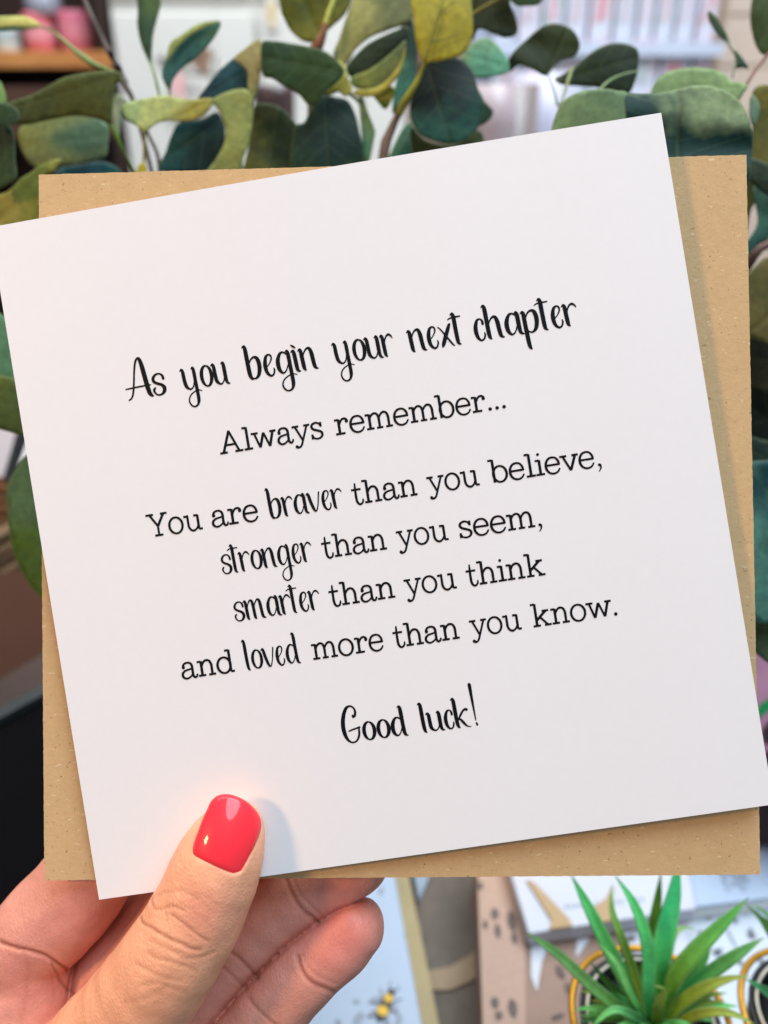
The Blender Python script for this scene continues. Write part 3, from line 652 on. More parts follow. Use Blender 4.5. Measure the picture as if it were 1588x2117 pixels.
slab('cardboard_sleeve', [(1545, 1735), (1800, 1735), (1900, 2000), (1640, 1960), (1588, 1850), (1560, 1800)], .40, 0, M['greybrown'], None, .02,
     label='grey brown cardboard sleeve below the pink bag at the right edge', cat='packaging')
slab('dark_pouch', [(1530, 1640), (1800, 1650), (1800, 1740), (1540, 1745)], .39, 0, M['maroon'], None, .02,
     label='dark maroon pouch between the pink bag and the grey brown sleeve', cat='pouch')

# ------------------------------------------------------------------ eucalyptus
def leaf(parent, pts, d, c1, c2=None, base=None, tip=None, cup=0.35, ta=0.0, tb=0.0, wave=0.12, name='leaf'):
    P = catmull(pts, 5, closed=True)
    ctr = P.mean(0)
    if base is None:
        w, v = np.linalg.eigh(np.cov((P - ctr).T)); ax = v[:, 1]; e = (P - ctr) @ ax
        if ax[1] < 0: pass
        base = ctr + ax * e.min(); tip = ctr + ax * e.max()
    base = np.array(base, float); tip = np.array(tip, float); ax = tip - base; Ln = np.linalg.norm(ax); ax /= Ln; nx = np.array([-ax[1], ax[0]]); mid = (base + tip) / 2
    # interior points
    mn, mx = P.min(0), P.max(0); step = max(5.0, Ln / 22)
    G_ = np.array([(x, y) for x in np.arange(mn[0], mx[0], step) for y in np.arange(mn[1], mx[1], step)]) + RNG.uniform(-step * .15, step * .15, 2)
    # inside and distance
    A = P; B = np.roll(P, -1, 0)
    def dist(Q):
        ab = B - A; t = np.clip(((Q[:, None] - A[None]) * ab).sum(2) / ((ab ** 2).sum(1) + 1e-9), 0, 1)
        return np.sqrt((((A[None] + ab[None] * t[..., None]) - Q[:, None]) ** 2).sum(2)).min(1)
    def inside(Q):
        x, y = Q[:, 0][:, None], Q[:, 1][:, None]
        c = ((A[None, :, 1] > y) != (B[None, :, 1] > y)) & (x < (B[None, :, 0] - A[None, :, 0]) * (y - A[None, :, 1]) / (B[None, :, 1] - A[None, :, 1] + 1e-12) + A[None, :, 0])
        return c.sum(1) % 2 == 1
    G_ = G_[inside(G_)]; G_ = G_[dist(G_) > step * 0.55] if len(G_) else G_
    allp = np.vstack([P, G_]) if len(G_) else P
    n = len(P)
    vv, ee, ff, *_ = geometry.delaunay_2d_cdt([Vector(p) for p in allp], [(i, (i + 1) % n) for i in range(n)], [], 1, 0.01)
    Q = np.array([(v.x, v.y) for v in vv]); dd = dist(Q)
    s = ((Q - mid) @ ax) / (Ln / 2); wd = np.abs((P - mid) @ nx).max() + 1e-6; t = ((Q - mid) @ nx) / wd
    hl = Ln / 2 / F * d; hw = wd / F * d
    ph = RNG.uniform(0, 6, 3)
    cup = cup * 0.22; wave = wave * 0.55
    D = d + ta * hl * s + tb * hw * t + cup * hw * (t ** 2 - 0.3) + 0.35 * cup * hl * (s ** 2) \
        + wave * hw * (np.sin(3.1 * s + ph[0]) * 0.5 + np.sin(5 * s + ph[1]) * t * 0.5) + 0.035 * hw * np.exp(-(t / 0.05) ** 2)
    vs = [U(q[0], q[1], dq) for q, dq in zip(Q, D)]
    o = mk(name, vs, ff, M['leaf'], parent, smooth=True)
    warm = lambda c: (min(255, int(c[0] * 1.03 + 1)), int(c[1]), int(c[2] * 0.93))
    c1 = warm([v * 1.07 + 3 for v in c1]); c2 = warm([v * 1.07 + 3 for v in c2]) if c2 else None
    set_uv(o.data, [(float(a), float(b_)) for a, b_ in zip(s, t)])
    at = o.data.attributes.new('rim', 'FLOAT', 'POINT'); at.data.foreach_set('value', np.clip(dd / 9.0, 0, 1).astype(np.float32))
    solid(o, 0.00028, 0)
    setc(o, c1, c2); return o
def petiole(parent, pts, c, name='petiole'):
    P = catmull([(p[0], p[1], p[2], p[3]) for p in pts], 5)
    o = mk(name, *tube([U(*p[:3]) for p in P], [p[3] / F * p[2] * 0.5 for p in P], 8), M['stem'], parent, smooth=True); return setc(o, c)
def zA(pts): return [(x / 3.781, y / 3.781) for x, y in pts]
def zB(pts): return [(400 + x / 3.781, y / 3.781) for x, y in pts]
def zC(pts): return [(780 + x / 3.781, y / 3.781) for x, y in pts]
def zD(pts): return [(1140 + x / 3.545, y / 3.545) for x, y in pts]
BARK = (88, 66, 52); YG = (140, 150, 60); DG = (52, 72, 38)

# --- left branch
bl = root('eucalyptus_branch', 'eucalyptus branch with a dark twig and broad olive leaf at the upper left', 'plant', U(230, 200, .29), 'eucalyptus branches behind the card')
petiole(bl, [(150, -60, .31, 9), (175, 0, .305, 10), (192, 40, .30, 11), (215, 88, .30, 12), (236, 125, .295, 13), (250, 152, .295, 14), (262, 182, .29, 12), (275, 208, .29, 10), (300, 300, .29, 9), (330, 420, .29, 9)], (70, 56, 48), 'stem')
for kx, ky in ((229, 110), (243, 138), (257, 168)): petiole(bl, [(kx - 5, ky - 3, .294, 9), (kx, ky, .293, 15), (kx + 5, ky + 3, .294, 9)], (40, 32, 30), 'node')
leaf(bl, zA([(-60, 140), (80, 128), (200, 130), (270, 160), (330, 205), (250, 215), (100, 205), (-60, 215)]), .305, (200, 205, 130), (170, 190, 120))
leaf(bl, zA([(-60, 215), (100, 205), (240, 214), (330, 212), (200, 232), (60, 240), (-60, 245)]), .307, (90, 140, 120), (80, 120, 100))
petiole(bl, [(86, 56, .305, 4), (106, 63, .303, 5), (125, 78, .30, 6), (150, 100, .298, 9), (172, 118, .296, 13), (195, 133, .295, 12), (225, 145, .294, 8), (245, 150, .294, 6)], (118, 140, 78))
leaf(bl, zA([(0, 980), (80, 985), (115, 1080), (120, 1250), (130, 1380), (60, 1440), (-80, 1460), (-80, 960)]), .262, (34, 52, 38), (44, 70, 40), tb=.2)
leaf(bl, zA([(440, 1335), (600, 1290), (760, 1265), (860, 1280), (950, 1350), (900, 1480), (450, 1480)]), .30, (24, 90, 95), (30, 60, 80))
leaf(bl, zA([(180, 980), (400, 900), (600, 880), (760, 910), (845, 990), (845, 1120), (820, 1230), (640, 1285), (480, 1290), (300, 1315), (200, 1230), (145, 1090)]), .285, (96, 124, 100), (116, 128, 74), cup=.5, ta=.1)
leaf(bl, zA([(-80, 1560), (60, 1500), (160, 1400), (240, 1350), (330, 1285), (480, 1240), (420, 1340), (330, 1400), (320, 1720), (100, 1790), (-80, 1800)]), .270, (116, 122, 50), (150, 150, 80), cup=.3)
leaf(bl, zA([(-60, 620), (0, 640), (30, 700), (52, 790), (0, 815), (-60, 820)]), .28, (120, 160, 96), (110, 150, 90))
leaf(bl, zA([(60, 805), (250, 742), (400, 660), (500, 608), (640, 575), (760, 562), (900, 552), (950, 590), (945, 635), (905, 665), (885, 780), (880, 880), (860, 965), (760, 930), (600, 905), (420, 930), (200, 975), (90, 960), (0, 920), (10, 850)]), .268, (66, 76, 30), (52, 66, 34), base=(245, 160), tip=(10, 232), cup=.45, ta=.1)
leaf(bl, zA([(-60, 815), (60, 812), (135, 860), (150, 930), (90, 980), (-60, 980)]), .258, (36, 62, 46), (40, 70, 40))
petiole(bl, [(223, 252, .27, 7), (238, 275, .272, 8), (252, 305, .275, 7), (266, 332, .28, 6), (285, 370, .285, 6)], (100, 140, 50))
leaf(bl, zA([(905, 740), (960, 760), (1000, 800), (950, 850), (945, 950), (930, 1070), (890, 1000), (880, 850)]), .30, (150, 175, 160), (140, 165, 150))
# --- upright leaves on the second branch
b2_ = root('eucalyptus_branch', 'eucalyptus branch with tall thin upright leaves and curled pale leaves left of centre', 'plant', U(400, 250, .28), 'eucalyptus branches behind the card')
petiole(b2_, [(330, 560, .29, 9), (332, 420, .29, 9), (328, 330, .29, 8), (310, 285, .29, 7), (300, 262, .288, 6)], (60, 50, 40), 'stem')
leaf(b2_, [(280, -60), (300, -75), (325, -60), (333, 0), (328, 28), (317, 70), (314, 110), (315, 140), (306, 125), (291, 88), (284, 50), (285, 20)], .285, (50, 84, 66), (76, 104, 60), base=(312, 140), tip=(305, -70), cup=.6)
petiole(b2_, [(311, 128, .285, 6), (318, 150, .285, 5), (326, 180, .286, 6), (330, 200, .287, 5)], (120, 150, 60))
leaf(b2_, [(335, 150), (345, 120), (370, 85), (400, 60), (430, 46), (456, 45), (450, 66), (430, 95), (405, 121), (378, 140), (358, 165), (352, 188), (340, 172)], .285, (44, 96, 96), (64, 110, 90), base=(348, 190), tip=(456, 45), cup=.5)
leaf(b2_, [(352, 90), (376, 72), (405, 52), (432, 44), (452, 44), (425, 56), (395, 72), (365, 100), (345, 125)], .283, (150, 165, 100), (130, 150, 90), cup=.2)
petiole(b2_, [(350, 185, .286, 4), (352, 200, .287, 4)], (70, 60, 50))
leaf(b2_, zA([(560 + 840, 960), (1500, 940), (1588, 930), (1700, 880), (1760, 1000), (1740, 1180), (1640, 1330), (1260, 1340), (1300, 1180), (1340, 1060)]), .280, (18, 50, 54), (20, 74, 80), cup=.5)
leaf(b2_, [(410, 205), (425, 182), (450, 150), (475, 127), (490, 118), (505, 132), (520, 160), (522, 190), (505, 190), (470, 193), (440, 206)], .276, (22, 70, 82), (24, 54, 74), cup=.3)
leaf(b2_, [(484, 121), (505, 102), (532, 82), (541, 88), (542, 130), (538, 160), (530, 195), (518, 210), (512, 180), (512, 150), (500, 135)], .273, (150, 144, 100), (130, 140, 90), cup=.3)
leaf(b2_, [(436, 207), (470, 190), (505, 184), (520, 198), (524, 235), (516, 290), (504, 325), (492, 365), (425, 365), (446, 330), (462, 300), (467, 275), (462, 250), (452, 228), (440, 214)], .268, (136, 146, 84), (112, 132, 84), base=(505, 186), tip=(440, 360), cup=.5)
leaf(b2_, [(252, 224), (262, 213), (300, 204), (345, 198), (390, 206), (440, 204), (428, 232), (395, 250), (350, 250), (325, 255), (310, 266), (298, 275), (285, 262), (258, 245)], .274, (168, 184, 124), (150, 148, 70), base=(300, 275), tip=(430, 210), cup=.3)
petiole(b2_, [(300, 262, .274, 8), (299, 290, .276, 6), (298, 330, .28, 6), (298, 380, .285, 6)], (160, 155, 50))
leaf(b2_, [(285, 345), (298, 336), (304, 350), (304, 370), (284, 370)], .275, (170, 165, 50))
# --- centre dark leaves
b3_ = root('eucalyptus_branch', 'eucalyptus branch of dark green heart shaped leaves above the middle of the card', 'plant', U(640, 200, .28), 'eucalyptus branches behind the card')
petiole(b3_, [(668, -60, .29, 7), (690, -10, .285, 9), (680, 25, .283, 11), (672, 52, .282, 12)], (160, 160, 50))
petiole(b3_, [(673, 48, .282, 12), (668, 70, .283, 16), (658, 95, .285, 22), (645, 130, .29, 16), (640, 400, .30, 12)], (150, 104, 76), 'stem')
leaf(b3_, [(577, -40), (580, 16), (587, 38), (600, 62), (622, 82), (645, 88), (664, 75), (690, 52), (715, 28), (727, -5), (720, -60), (640, -80)], .292, (100, 104, 24), (70, 84, 30), base=(665, 85), tip=(600, -60), cup=.3)
leaf(b3_, [(527, 218), (559, 215), (585, 225), (606, 247), (614, 264), (625, 350), (600, 400), (480, 400), (505, 340), (520, 264)], .283, (48, 62, 36), (92, 100, 44), cup=.3)
leaf(b3_, [(649, 208), (667, 196), (691, 200), (719, 208), (735, 238), (743, 272), (750, 310), (746, 380), (640, 400), (600, 380), (608, 268), (630, 252)], .277, (22, 50, 48), (32, 64, 36), base=(670, 196), tip=(680, 390), cup=.5)
leaf(b3_, [(541, 91), (564, 85), (601, 90), (646, 98), (675, 108), (699, 127), (712, 148), (699, 169), (682, 182), (667, 196), (655, 215), (636, 216), (617, 195), (590, 180), (564, 163), (543, 153)], .270, (42, 70, 32), (34, 60, 34), base=(705, 150), tip=(545, 120), cup=.4)
leaf(b3_, [(668, 196), (680, 183), (700, 168), (710, 150), (722, 165), (728, 185), (715, 200), (700, 190), (685, 196)], .274, (164, 158, 70), (150, 150, 60))
# --- pale olive leaves and stem near the middle
b4_ = root('eucalyptus_branch', 'eucalyptus branch with a bright yellow green leaf and thick brown twig at the top centre', 'plant', U(830, 220, .27), 'eucalyptus branches behind the card')
petiole(b4_, [(845, -60, .28, 10), (862, 60, .28, 9), (866, 150, .278, 10), (846, 200, .276, 12), (826, 232, .276, 14), (808, 270, .277, 18), (795, 310, .278, 22), (785, 420, .28, 22)], (112, 92, 78), 'stem')
leaf(b4_, [(697, 142), (690, 110), (702, 78), (722, 20), (745, -20), (800, -50), (860, -40), (862, 10), (846, 45), (805, 62), (765, 78), (735, 103), (714, 134)], .290, (150, 154, 96), (106, 116, 80), base=(700, 140), tip=(840, -30), cup=.3)
leaf(b4_, [(828, 60), (850, 40), (862, 80), (872, 130), (855, 180), (835, 215), (812, 235), (815, 190), (826, 130)], .292, (30, 60, 56), (80, 140, 120))
leaf(b4_, [(717, 138), (741, 108), (770, 85), (820, 62), (842, 54), (845, 72), (820, 100), (790, 125), (760, 148), (735, 160), (722, 156)], .278, (34, 50, 26), (28, 44, 30), base=(717, 140), tip=(842, 55), cup=.4)
leaf(b4_, [(727, 160), (760, 146), (792, 124), (822, 98), (838, 84), (838, 105), (826, 140), (806, 164), (780, 182), (748, 184), (730, 178)], .276, (92, 112, 70), (120, 130, 60), cup=.3)
leaf(b4_, [(733, 186), (760, 184), (784, 178), (810, 155), (828, 128), (838, 98), (836, 122), (826, 152), (806, 178), (782, 196), (752, 200), (735, 196)], .274, (178, 172, 76), (150, 150, 60), cup=.2)
leaf(b4_, [(768, 190), (790, 180), (808, 178), (816, 186), (808, 212), (796, 226), (782, 212)], .280, (140, 140, 46), (120, 130, 40))
petiole(b4_, [(700, 130, .285, 8), (712, 142, .28, 10), (716, 160, .278, 10), (722, 190, .279, 9), (745, 215, .28, 7), (752, 260, .28, 6), (760, 320, .283, 6)], (150, 150, 62))
leaf(b4_, [(742, 200), (752, 205), (762, 235), (775, 268), (774, 285), (762, 340), (752, 330), (748, 280)], .279, (110, 130, 80), (90, 140, 110))
leaf(b4_, [(835, 262), (850, 255), (860, 280), (870, 300), (862, 350), (835, 350), (800, 345), (815, 300)], .285, (90, 150, 140), (70, 130, 110))
leaf(b4_, [(850, 262), (880, 290), (930, 300), (965, 285), (985, 268), (1000, 285), (990, 330), (880, 350), (855, 330)], .282, (54, 66, 30), (40, 60, 34))
leaf(b4_, [(992, 205), (1010, 218), (1020, 232), (1010, 250), (990, 262), (980, 270), (975, 230)], .283, (30, 60, 40), (30, 50, 34))
leaf(b4_, [(870, 128), (905, 118), (940, 118), (962, 130), (978, 150), (988, 182), (1002, 215), (992, 258), (967, 285), (932, 298), (892, 290), (866, 275), (848, 240), (852, 190), (862, 155)], .272, (14, 36, 38), (34, 84, 78), base=(880, 128), tip=(930, 298), cup=.6, ta=-.1)  # near-black inner tone is shadow painted into the leaf colour
leaf(b4_, [(955, 118), (985, 85), (1010, 80), (1032, 98), (1050, 124), (1052, 148), (1030, 156), (1005, 160), (980, 158), (965, 135)], .279, (112, 176, 150), (140, 170, 130))
petiole(b4_, [(884, 112, .266, 8), (876, 135, .265, 9), (864, 165, .266, 11), (848, 192, .268, 13), (836, 210, .270, 14), (826, 232, .274, 16)], (158, 160, 50))
leaf(b4_, [(850, -40), (849, 0), (855, 40), (858, 78), (866, 110), (874, 127), (884, 130), (920, 124), (952, 114), (970, 95), (978, 62), (976, 20), (966, -40), (910, -60)], .262, (162, 156, 48), (150, 148, 60), base=(880, 128), tip=(925, -50), cup=.3)
petiole(b4_, [(879, 125, .2605, 5), (892, 85, .2600, 4), (905, 40, .26, 4), (918, 0, .26, 3)], (110, 110, 24), 'midrib')
petiole(b4_, [(892, 86, .2602, 3), (925, 80, .2600, 2.5), (948, 68, .2602, 1.5)], (118, 118, 28), 'midrib')
petiole(b4_, [(908, 30, .2602, 3), (925, 14, .2600, 2.5), (945, 2, .2602, 1.5)], (118, 118, 28), 'midrib')
# --- upper right dark leaves
b5_ = root('eucalyptus_branch', 'eucalyptus branch of dark green leaves in front of the card rack', 'plant', U(1170, 180, .28), 'eucalyptus branches behind the card')
petiole(b5_, [(1160, 560, .27, 8), (1158, 330, .272, 7), (1156, 215, .274, 5)], (110, 120, 70), 'stem')
leaf(b5_, [(968, -50), (1040, -50), (1056, 10), (1070, 50), (1068, 70), (1045, 78), (1020, 70), (990, 60), (978, 84), (972, 40)], .290, (52, 60, 24), (38, 50, 26), cup=.3)
petiole(b5_, [(975, 30, .287, 5), (1000, 15, .286, 6), (1035, -5, .285, 6), (1060, -30, .285, 6)], (130, 120, 40))
leaf(b5_, [(1040, -50), (1140, -50), (1118, 4), (1092, 12), (1060, 6)], .285, (44, 76, 40), (40, 70, 40))
leaf(b5_, [(1047, 142), (1058, 112), (1088, 82), (1120, 56), (1150, 49), (1180, 59), (1196, 80), (1198, 100), (1187, 117), (1162, 124), (1145, 138), (1130, 157), (1105, 146), (1075, 134), (1055, 148)], .283, (36, 50, 22), (46, 62, 28), base=(1130, 155), tip=(1175, 58), cup=.35)
leaf(b5_, [(1147, 163), (1165, 153), (1190, 138), (1215, 114), (1245, 96), (1275, 89), (1305, 94), (1320, 108), (1319, 142), (1315, 162), (1300, 194), (1270, 190), (1235, 181), (1200, 178), (1160, 174)], .278, (32, 50, 26), (28, 46, 28), base=(1150, 168), tip=(1318, 120), cup=.35)
petiole(b5_, [(1132, 152, .282, 3), (1143, 180, .28, 4), (1150, 205, .277, 5), (1152, 216, .276, 6)], (110, 130, 80))
petiole(b5_, [(1184, 140, .276, 6), (1176, 162, .275, 7), (1168, 190, .274, 6), (1160, 215, .273, 5)], (158, 172, 110))
petiole(b5_, [(1318, 148, .270, 5), (1290, 154, .268, 5), (1262, 166, .266, 6), (1242, 184, .262, 6), (1230, 200, .258, 5)], (116, 138, 92))
# --- large near leaves right of the card corner
b6_ = root('eucalyptus_branch', 'near eucalyptus branch with two large grey green leaves at the card corner', 'plant', U(1400, 260, .23), 'eucalyptus branches behind the card')
petiole(b6_, [(1600, 100, .27, 7), (1575, 128, .268, 7), (1552, 160, .265, 7), (1530, 200, .262, 6), (1500, 260, .26, 7), (1470, 420, .26, 8), (1460, 560, .26, 8)], (120, 84, 64), 'stem')
leaf(b6_, [(1349, 200), (1352, 175), (1366, 158), (1394, 145), (1436, 140), (1478, 145), (1499, 155), (1510, 166), (1542, 174), (1544, 183), (1530, 202), (1515, 225), (1400, 225)], .252, (136, 168, 122), (126, 158, 116), base=(1540, 180), tip=(1350, 185), cup=.3)
leaf(b6_, [(1140, 268), (1150, 234), (1163, 212), (1182, 197), (1213, 187), (1253, 184), (1275, 188), (1300, 196), (1320, 260), (1310, 420), (1180, 420), (1130, 330)], .236, (96, 128, 96), (110, 138, 100), base=(1300, 260), tip=(1135, 330), cup=.35)
leaf(b6_, [(1293, 197), (1330, 194), (1365, 193), (1400, 185), (1440, 177), (1475, 180), (1510, 194), (1535, 218), (1550, 255), (1556, 290), (1552, 340), (1535, 430), (1450, 500), (1330, 460), (1300, 330), (1294, 240)], .222, (16, 56, 54), (122, 146, 112), base=(1400, 300), tip=(1400, 165), cup=.25, ta=.1, tb=.0)
leaf(b6_, [(1464, 22), (1478, 33), (1493, 54), (1504, 75), (1509, 92), (1500, 88), (1478, 64), (1466, 42)], .275, (54, 78, 54), (50, 70, 50), cup=.2)
leaf(b6_, [(1519, 104), (1530, 114), (1548, 141), (1535, 140), (1520, 141), (1522, 124)], .272, (44, 76, 66), (44, 70, 60), cup=.2)
petiole(b6_, [(1500, 84, .275, 4), (1512, 100, .274, 5), (1522, 120, .273, 5), (1514, 160, .27, 3)], (120, 130, 100))
# --- right edge branch
b7_ = root('eucalyptus_branch', 'eucalyptus branch with olive and teal leaves running down the right edge', 'plant', U(1600, 500, .27), 'eucalyptus branches behind the card')
petiole(b7_, [(1640, 380, .262, 13), (1600, 490, .262, 16), (1570, 515, .26, 18), (1548, 545, .262, 20), (1500, 620, .27, 18)], (104, 70, 56), 'stem')
leaf(b7_, [(1565, -40), (1600, -50), (1640, 20), (1620, 90), (1592, 108), (1577, 113), (1562, 92), (1552, 50), (1553, 10)], .282, (56, 74, 34), (60, 82, 40), cup=.3)
leaf(b7_, [(1553, 215), (1556, 190), (1570, 177), (1600, 180), (1660, 220), (1660, 330), (1600, 345), (1550, 330), (1556, 260)], .268, (104, 100, 34), (84, 88, 40), cup=.3)
leaf(b7_, [(1552, 198), (1565, 205), (1570, 230), (1558, 262), (1550, 240)], .262, (110, 140, 120))
leaf(b7_, [(1540, 325), (1560, 328), (1600, 345), (1660, 380), (1640, 430), (1580, 400), (1540, 360)], .262, (34, 50, 34), (40, 60, 44), cup=.3)
leaf(b7_, [(1530, 350), (1560, 352), (1600, 380), (1620, 430), (1560, 420), (1540, 500), (1520, 500)], .272, (74, 78, 28), (110, 100, 50), cup=.3)
leaf(b7_, [(1556, 395), (1568, 382), (1585, 388), (1620, 420), (1640, 520), (1580, 500), (1548, 530), (1530, 520), (1566, 462)], .266, (84, 132, 120), (60, 110, 104), cup=.3)
leaf(b7_, [(1530, 600), (1560, 552), (1600, 530), (1680, 560), (1700, 650), (1640, 720), (1560, 700), (1530, 690)], .258, (92, 88, 44), (110, 96, 50), base=(1540, 700), tip=(1680, 570), cup=.3)
leaf(b7_, [(1530, 690), (1580, 690), (1660, 700), (1700, 760), (1640, 820), (1560, 800), (1520, 780)], .268, (70, 68, 50), (44, 52, 44), cup=.3)
leaf(b7_, [(1520, 790), (1570, 790), (1650, 830), (1700, 900), (1620, 940), (1540, 950), (1510, 880)], .275, (22, 36, 30), (34, 42, 30), cup=.3)
leaf(b7_, [(1530, 900), (1570, 908), (1640, 930), (1680, 990), (1600, 1000), (1530, 980)], .266, (44, 62, 54), (30, 50, 44), cup=.3)
leaf(b7_, [(1520, 1010), (1545, 962), (1575, 952), (1640, 960), (1720, 1040), (1700, 1200), (1620, 1280), (1540, 1278), (1500, 1200)], .238, (74, 124, 116), (22, 66, 72), base=(1540, 1290), tip=(1620, 955), cup=.35, ta=.1)
leaf(b7_, [(1500, 1275), (1560, 1272), (1620, 1275), (1700, 1310), (1690, 1380), (1600, 1375), (1560, 1350), (1510, 1330)], .245, (92, 118, 96), (74, 90, 60), cup=.3)
# --- left edge branch
b8_ = root('eucalyptus_branch', 'eucalyptus branch with two green leaves hanging at the left edge beside the card', 'plant', U(20, 900, .25), 'eucalyptus branches behind the card')
petiole(b8_, [(-20, 470, .268, 8), (10, 560, .265, 10), (30, 640, .262, 10), (60, 800, .26, 10), (90, 950, .26, 9)], (60, 46, 38), 'stem')
leaf(b8_, [(-120, 640), (-40, 630), (10, 655), (60, 700), (60, 780), (20, 800), (-60, 790), (-140, 720)], .252, (84, 132, 106), (96, 140, 110), cup=.3)
leaf(b8_, [(-120, 800), (-40, 775), (30, 782), (80, 800), (90, 860), (60, 900), (-10, 886), (-100, 880)], .248, (66, 86, 44), (84, 96, 40), cup=.3)
leaf(b8_, [(15, 1010), (30, 975), (55, 940), (80, 920), (150, 960), (160, 1120), (120, 1260), (85, 1235), (50, 1190), (25, 1130), (16, 1060)], .250, (70, 100, 70), (72, 104, 40), base=(100, 925), tip=(110, 1255), cup=.4)

# ------------------------------------------------------------------ card and envelope
def corners(c, side):
    r = [np.array([(x - CX) / F, -(y - CY) / F, -1.0]) for x, y in c]
    A = np.stack([-r[1], r[2], -r[3]], 1); s = np.linalg.solve(A, -r[0]); d = np.array([1, *s])
    P = np.array([d[i] * r[i] for i in range(4)]); Ls = [np.linalg.norm(P[(i + 1) % 4] - P[i]) for i in range(4)]
    return P * side / np.mean(Ls)
CARD = corners([(-21, 470), (1367, 233), (1600, 1663), (205, 1860)], 0.150)      # TL TR BR BL in the camera frame
ENV = corners([(80, 361), (1543, 320), (1572, 1808), (92, 1820)], 0.1590)
def toW(p): return CW(*p)
def frame(P):
    ex = P[1] - P[0]; ey = P[3] - P[0]; n = np.cross(ey, ex); n /= np.linalg.norm(n)   # towards the camera
    if n[2] < 0: n = -n
    return P[0], ex, ey, n
C0, Cx, Cy, Cn = frame(CARD); E0, Ex, Ey, En = frame(ENV)
def sheet(name, O, ex, ey, n, u0, u1, v0, v1, z0, z1, mat, parent, nu=24, nv=24, bend=None, rough=0.0):
    vs, fs = [], []
    W, H = np.linalg.norm(ex), np.linalg.norm(ey)
    for layer, z in ((0, z1), (1, z0)):
        for j in range(nv + 1):
            for i in range(nu + 1):
                u = u0 + (u1 - u0) * i / nu; v = v0 + (v1 - v0) * j / nv
                du = dv = 0
                if rough and (i in (0, nu) or j in (0, nv)):
                    rr = np.random.RandomState(i * 7919 + j * 31 + 5)
                    if i in (0, nu): du = rr.uniform(-rough, rough) / W
                    if j in (0, nv): dv = rr.uniform(-rough, rough) / H
                b = bend(u, v) if bend else 0
                vs.append(toW(O + ex * (u + du) + ey * (v + dv) + n * (z + b)))
    N = (nu + 1) * (nv + 1)
    def id_(l, i, j): return l * N + j * (nu + 1) + i
    for j in range(nv):
        for i in range(nu):
            fs.append((id_(0, i, j), id_(0, i, j + 1), id_(0, i + 1, j + 1), id_(0, i + 1, j)))
            fs.append((id_(1, i, j), id_(1, i + 1, j), id_(1, i + 1, j + 1), id_(1, i, j + 1)))
    for i in range(nu):
        fs.append((id_(0, i, 0), id_(0, i + 1, 0), id_(1, i + 1, 0), id_(1, i, 0)))
        fs.append((id_(0, i, nv), id_(1, i, nv), id_(1, i + 1, nv), id_(0, i + 1, nv)))
    for j in range(nv):
        fs.append((id_(0, 0, j), id_(1, 0, j), id_(1, 0, j + 1), id_(0, 0, j + 1)))
        fs.append((id_(0, nu, j), id_(0, nu, j + 1), id_(1, nu, j + 1), id_(1, nu, j)))
    return mk(name, vs, fs, mat, parent)
bow = lambda u, v: 0.0011 * math.sin(math.pi * min(max(u, 0), 1)) * max(0.0, 1 - v)
cardroot = root('greeting_card', 'square white greeting card with black lettering held in front of the kraft envelope', 'greeting card', toW((CARD[2] + CARD[3]) / 2))
sheet('front_panel', C0, Cx, Cy, Cn, 0, 1, 0, 1, -0.00034, 0, M['card'], cardroot, bend=bow)
sheet('back_panel', C0, Cx, Cy, Cn, 0.0, 0.9985, 0.0008, 0.9995, -0.00078, -0.00042, M['card'], cardroot, bend=lambda u, v: bow(u, v) - 0.0012 * max(u, 0))
envroot = root('envelope', 'square brown kraft envelope with speckled fibres held behind the white card', 'envelope', toW((ENV[2] + ENV[3]) / 2))
sheet('front_panel', E0, Ex, Ey, En, 0, 1, 0, 1, -0.00035, 0, M['kraft'], envroot, 200, 200, rough=0.00005)
sheet('back_panel', E0, Ex, Ey, En, 0.001, 0.999, 0.001, 0.999, -0.0008, -0.00045, M['kraft'], envroot, 60, 60, rough=0.0001)
fl_ = [E0 + Ex * u + Ey * v + En * (-0.00085) for u, v in ((0.01, 0.004), (0.99, 0.004), (0.60, 0.5), (0.5, 0.55), (0.40, 0.5))]
v_, f_ = prism([toW(p - En * 0.0003) for p in fl_], [toW(p) for p in fl_]); mk('flap', v_, f_, M['kraft'], envroot)

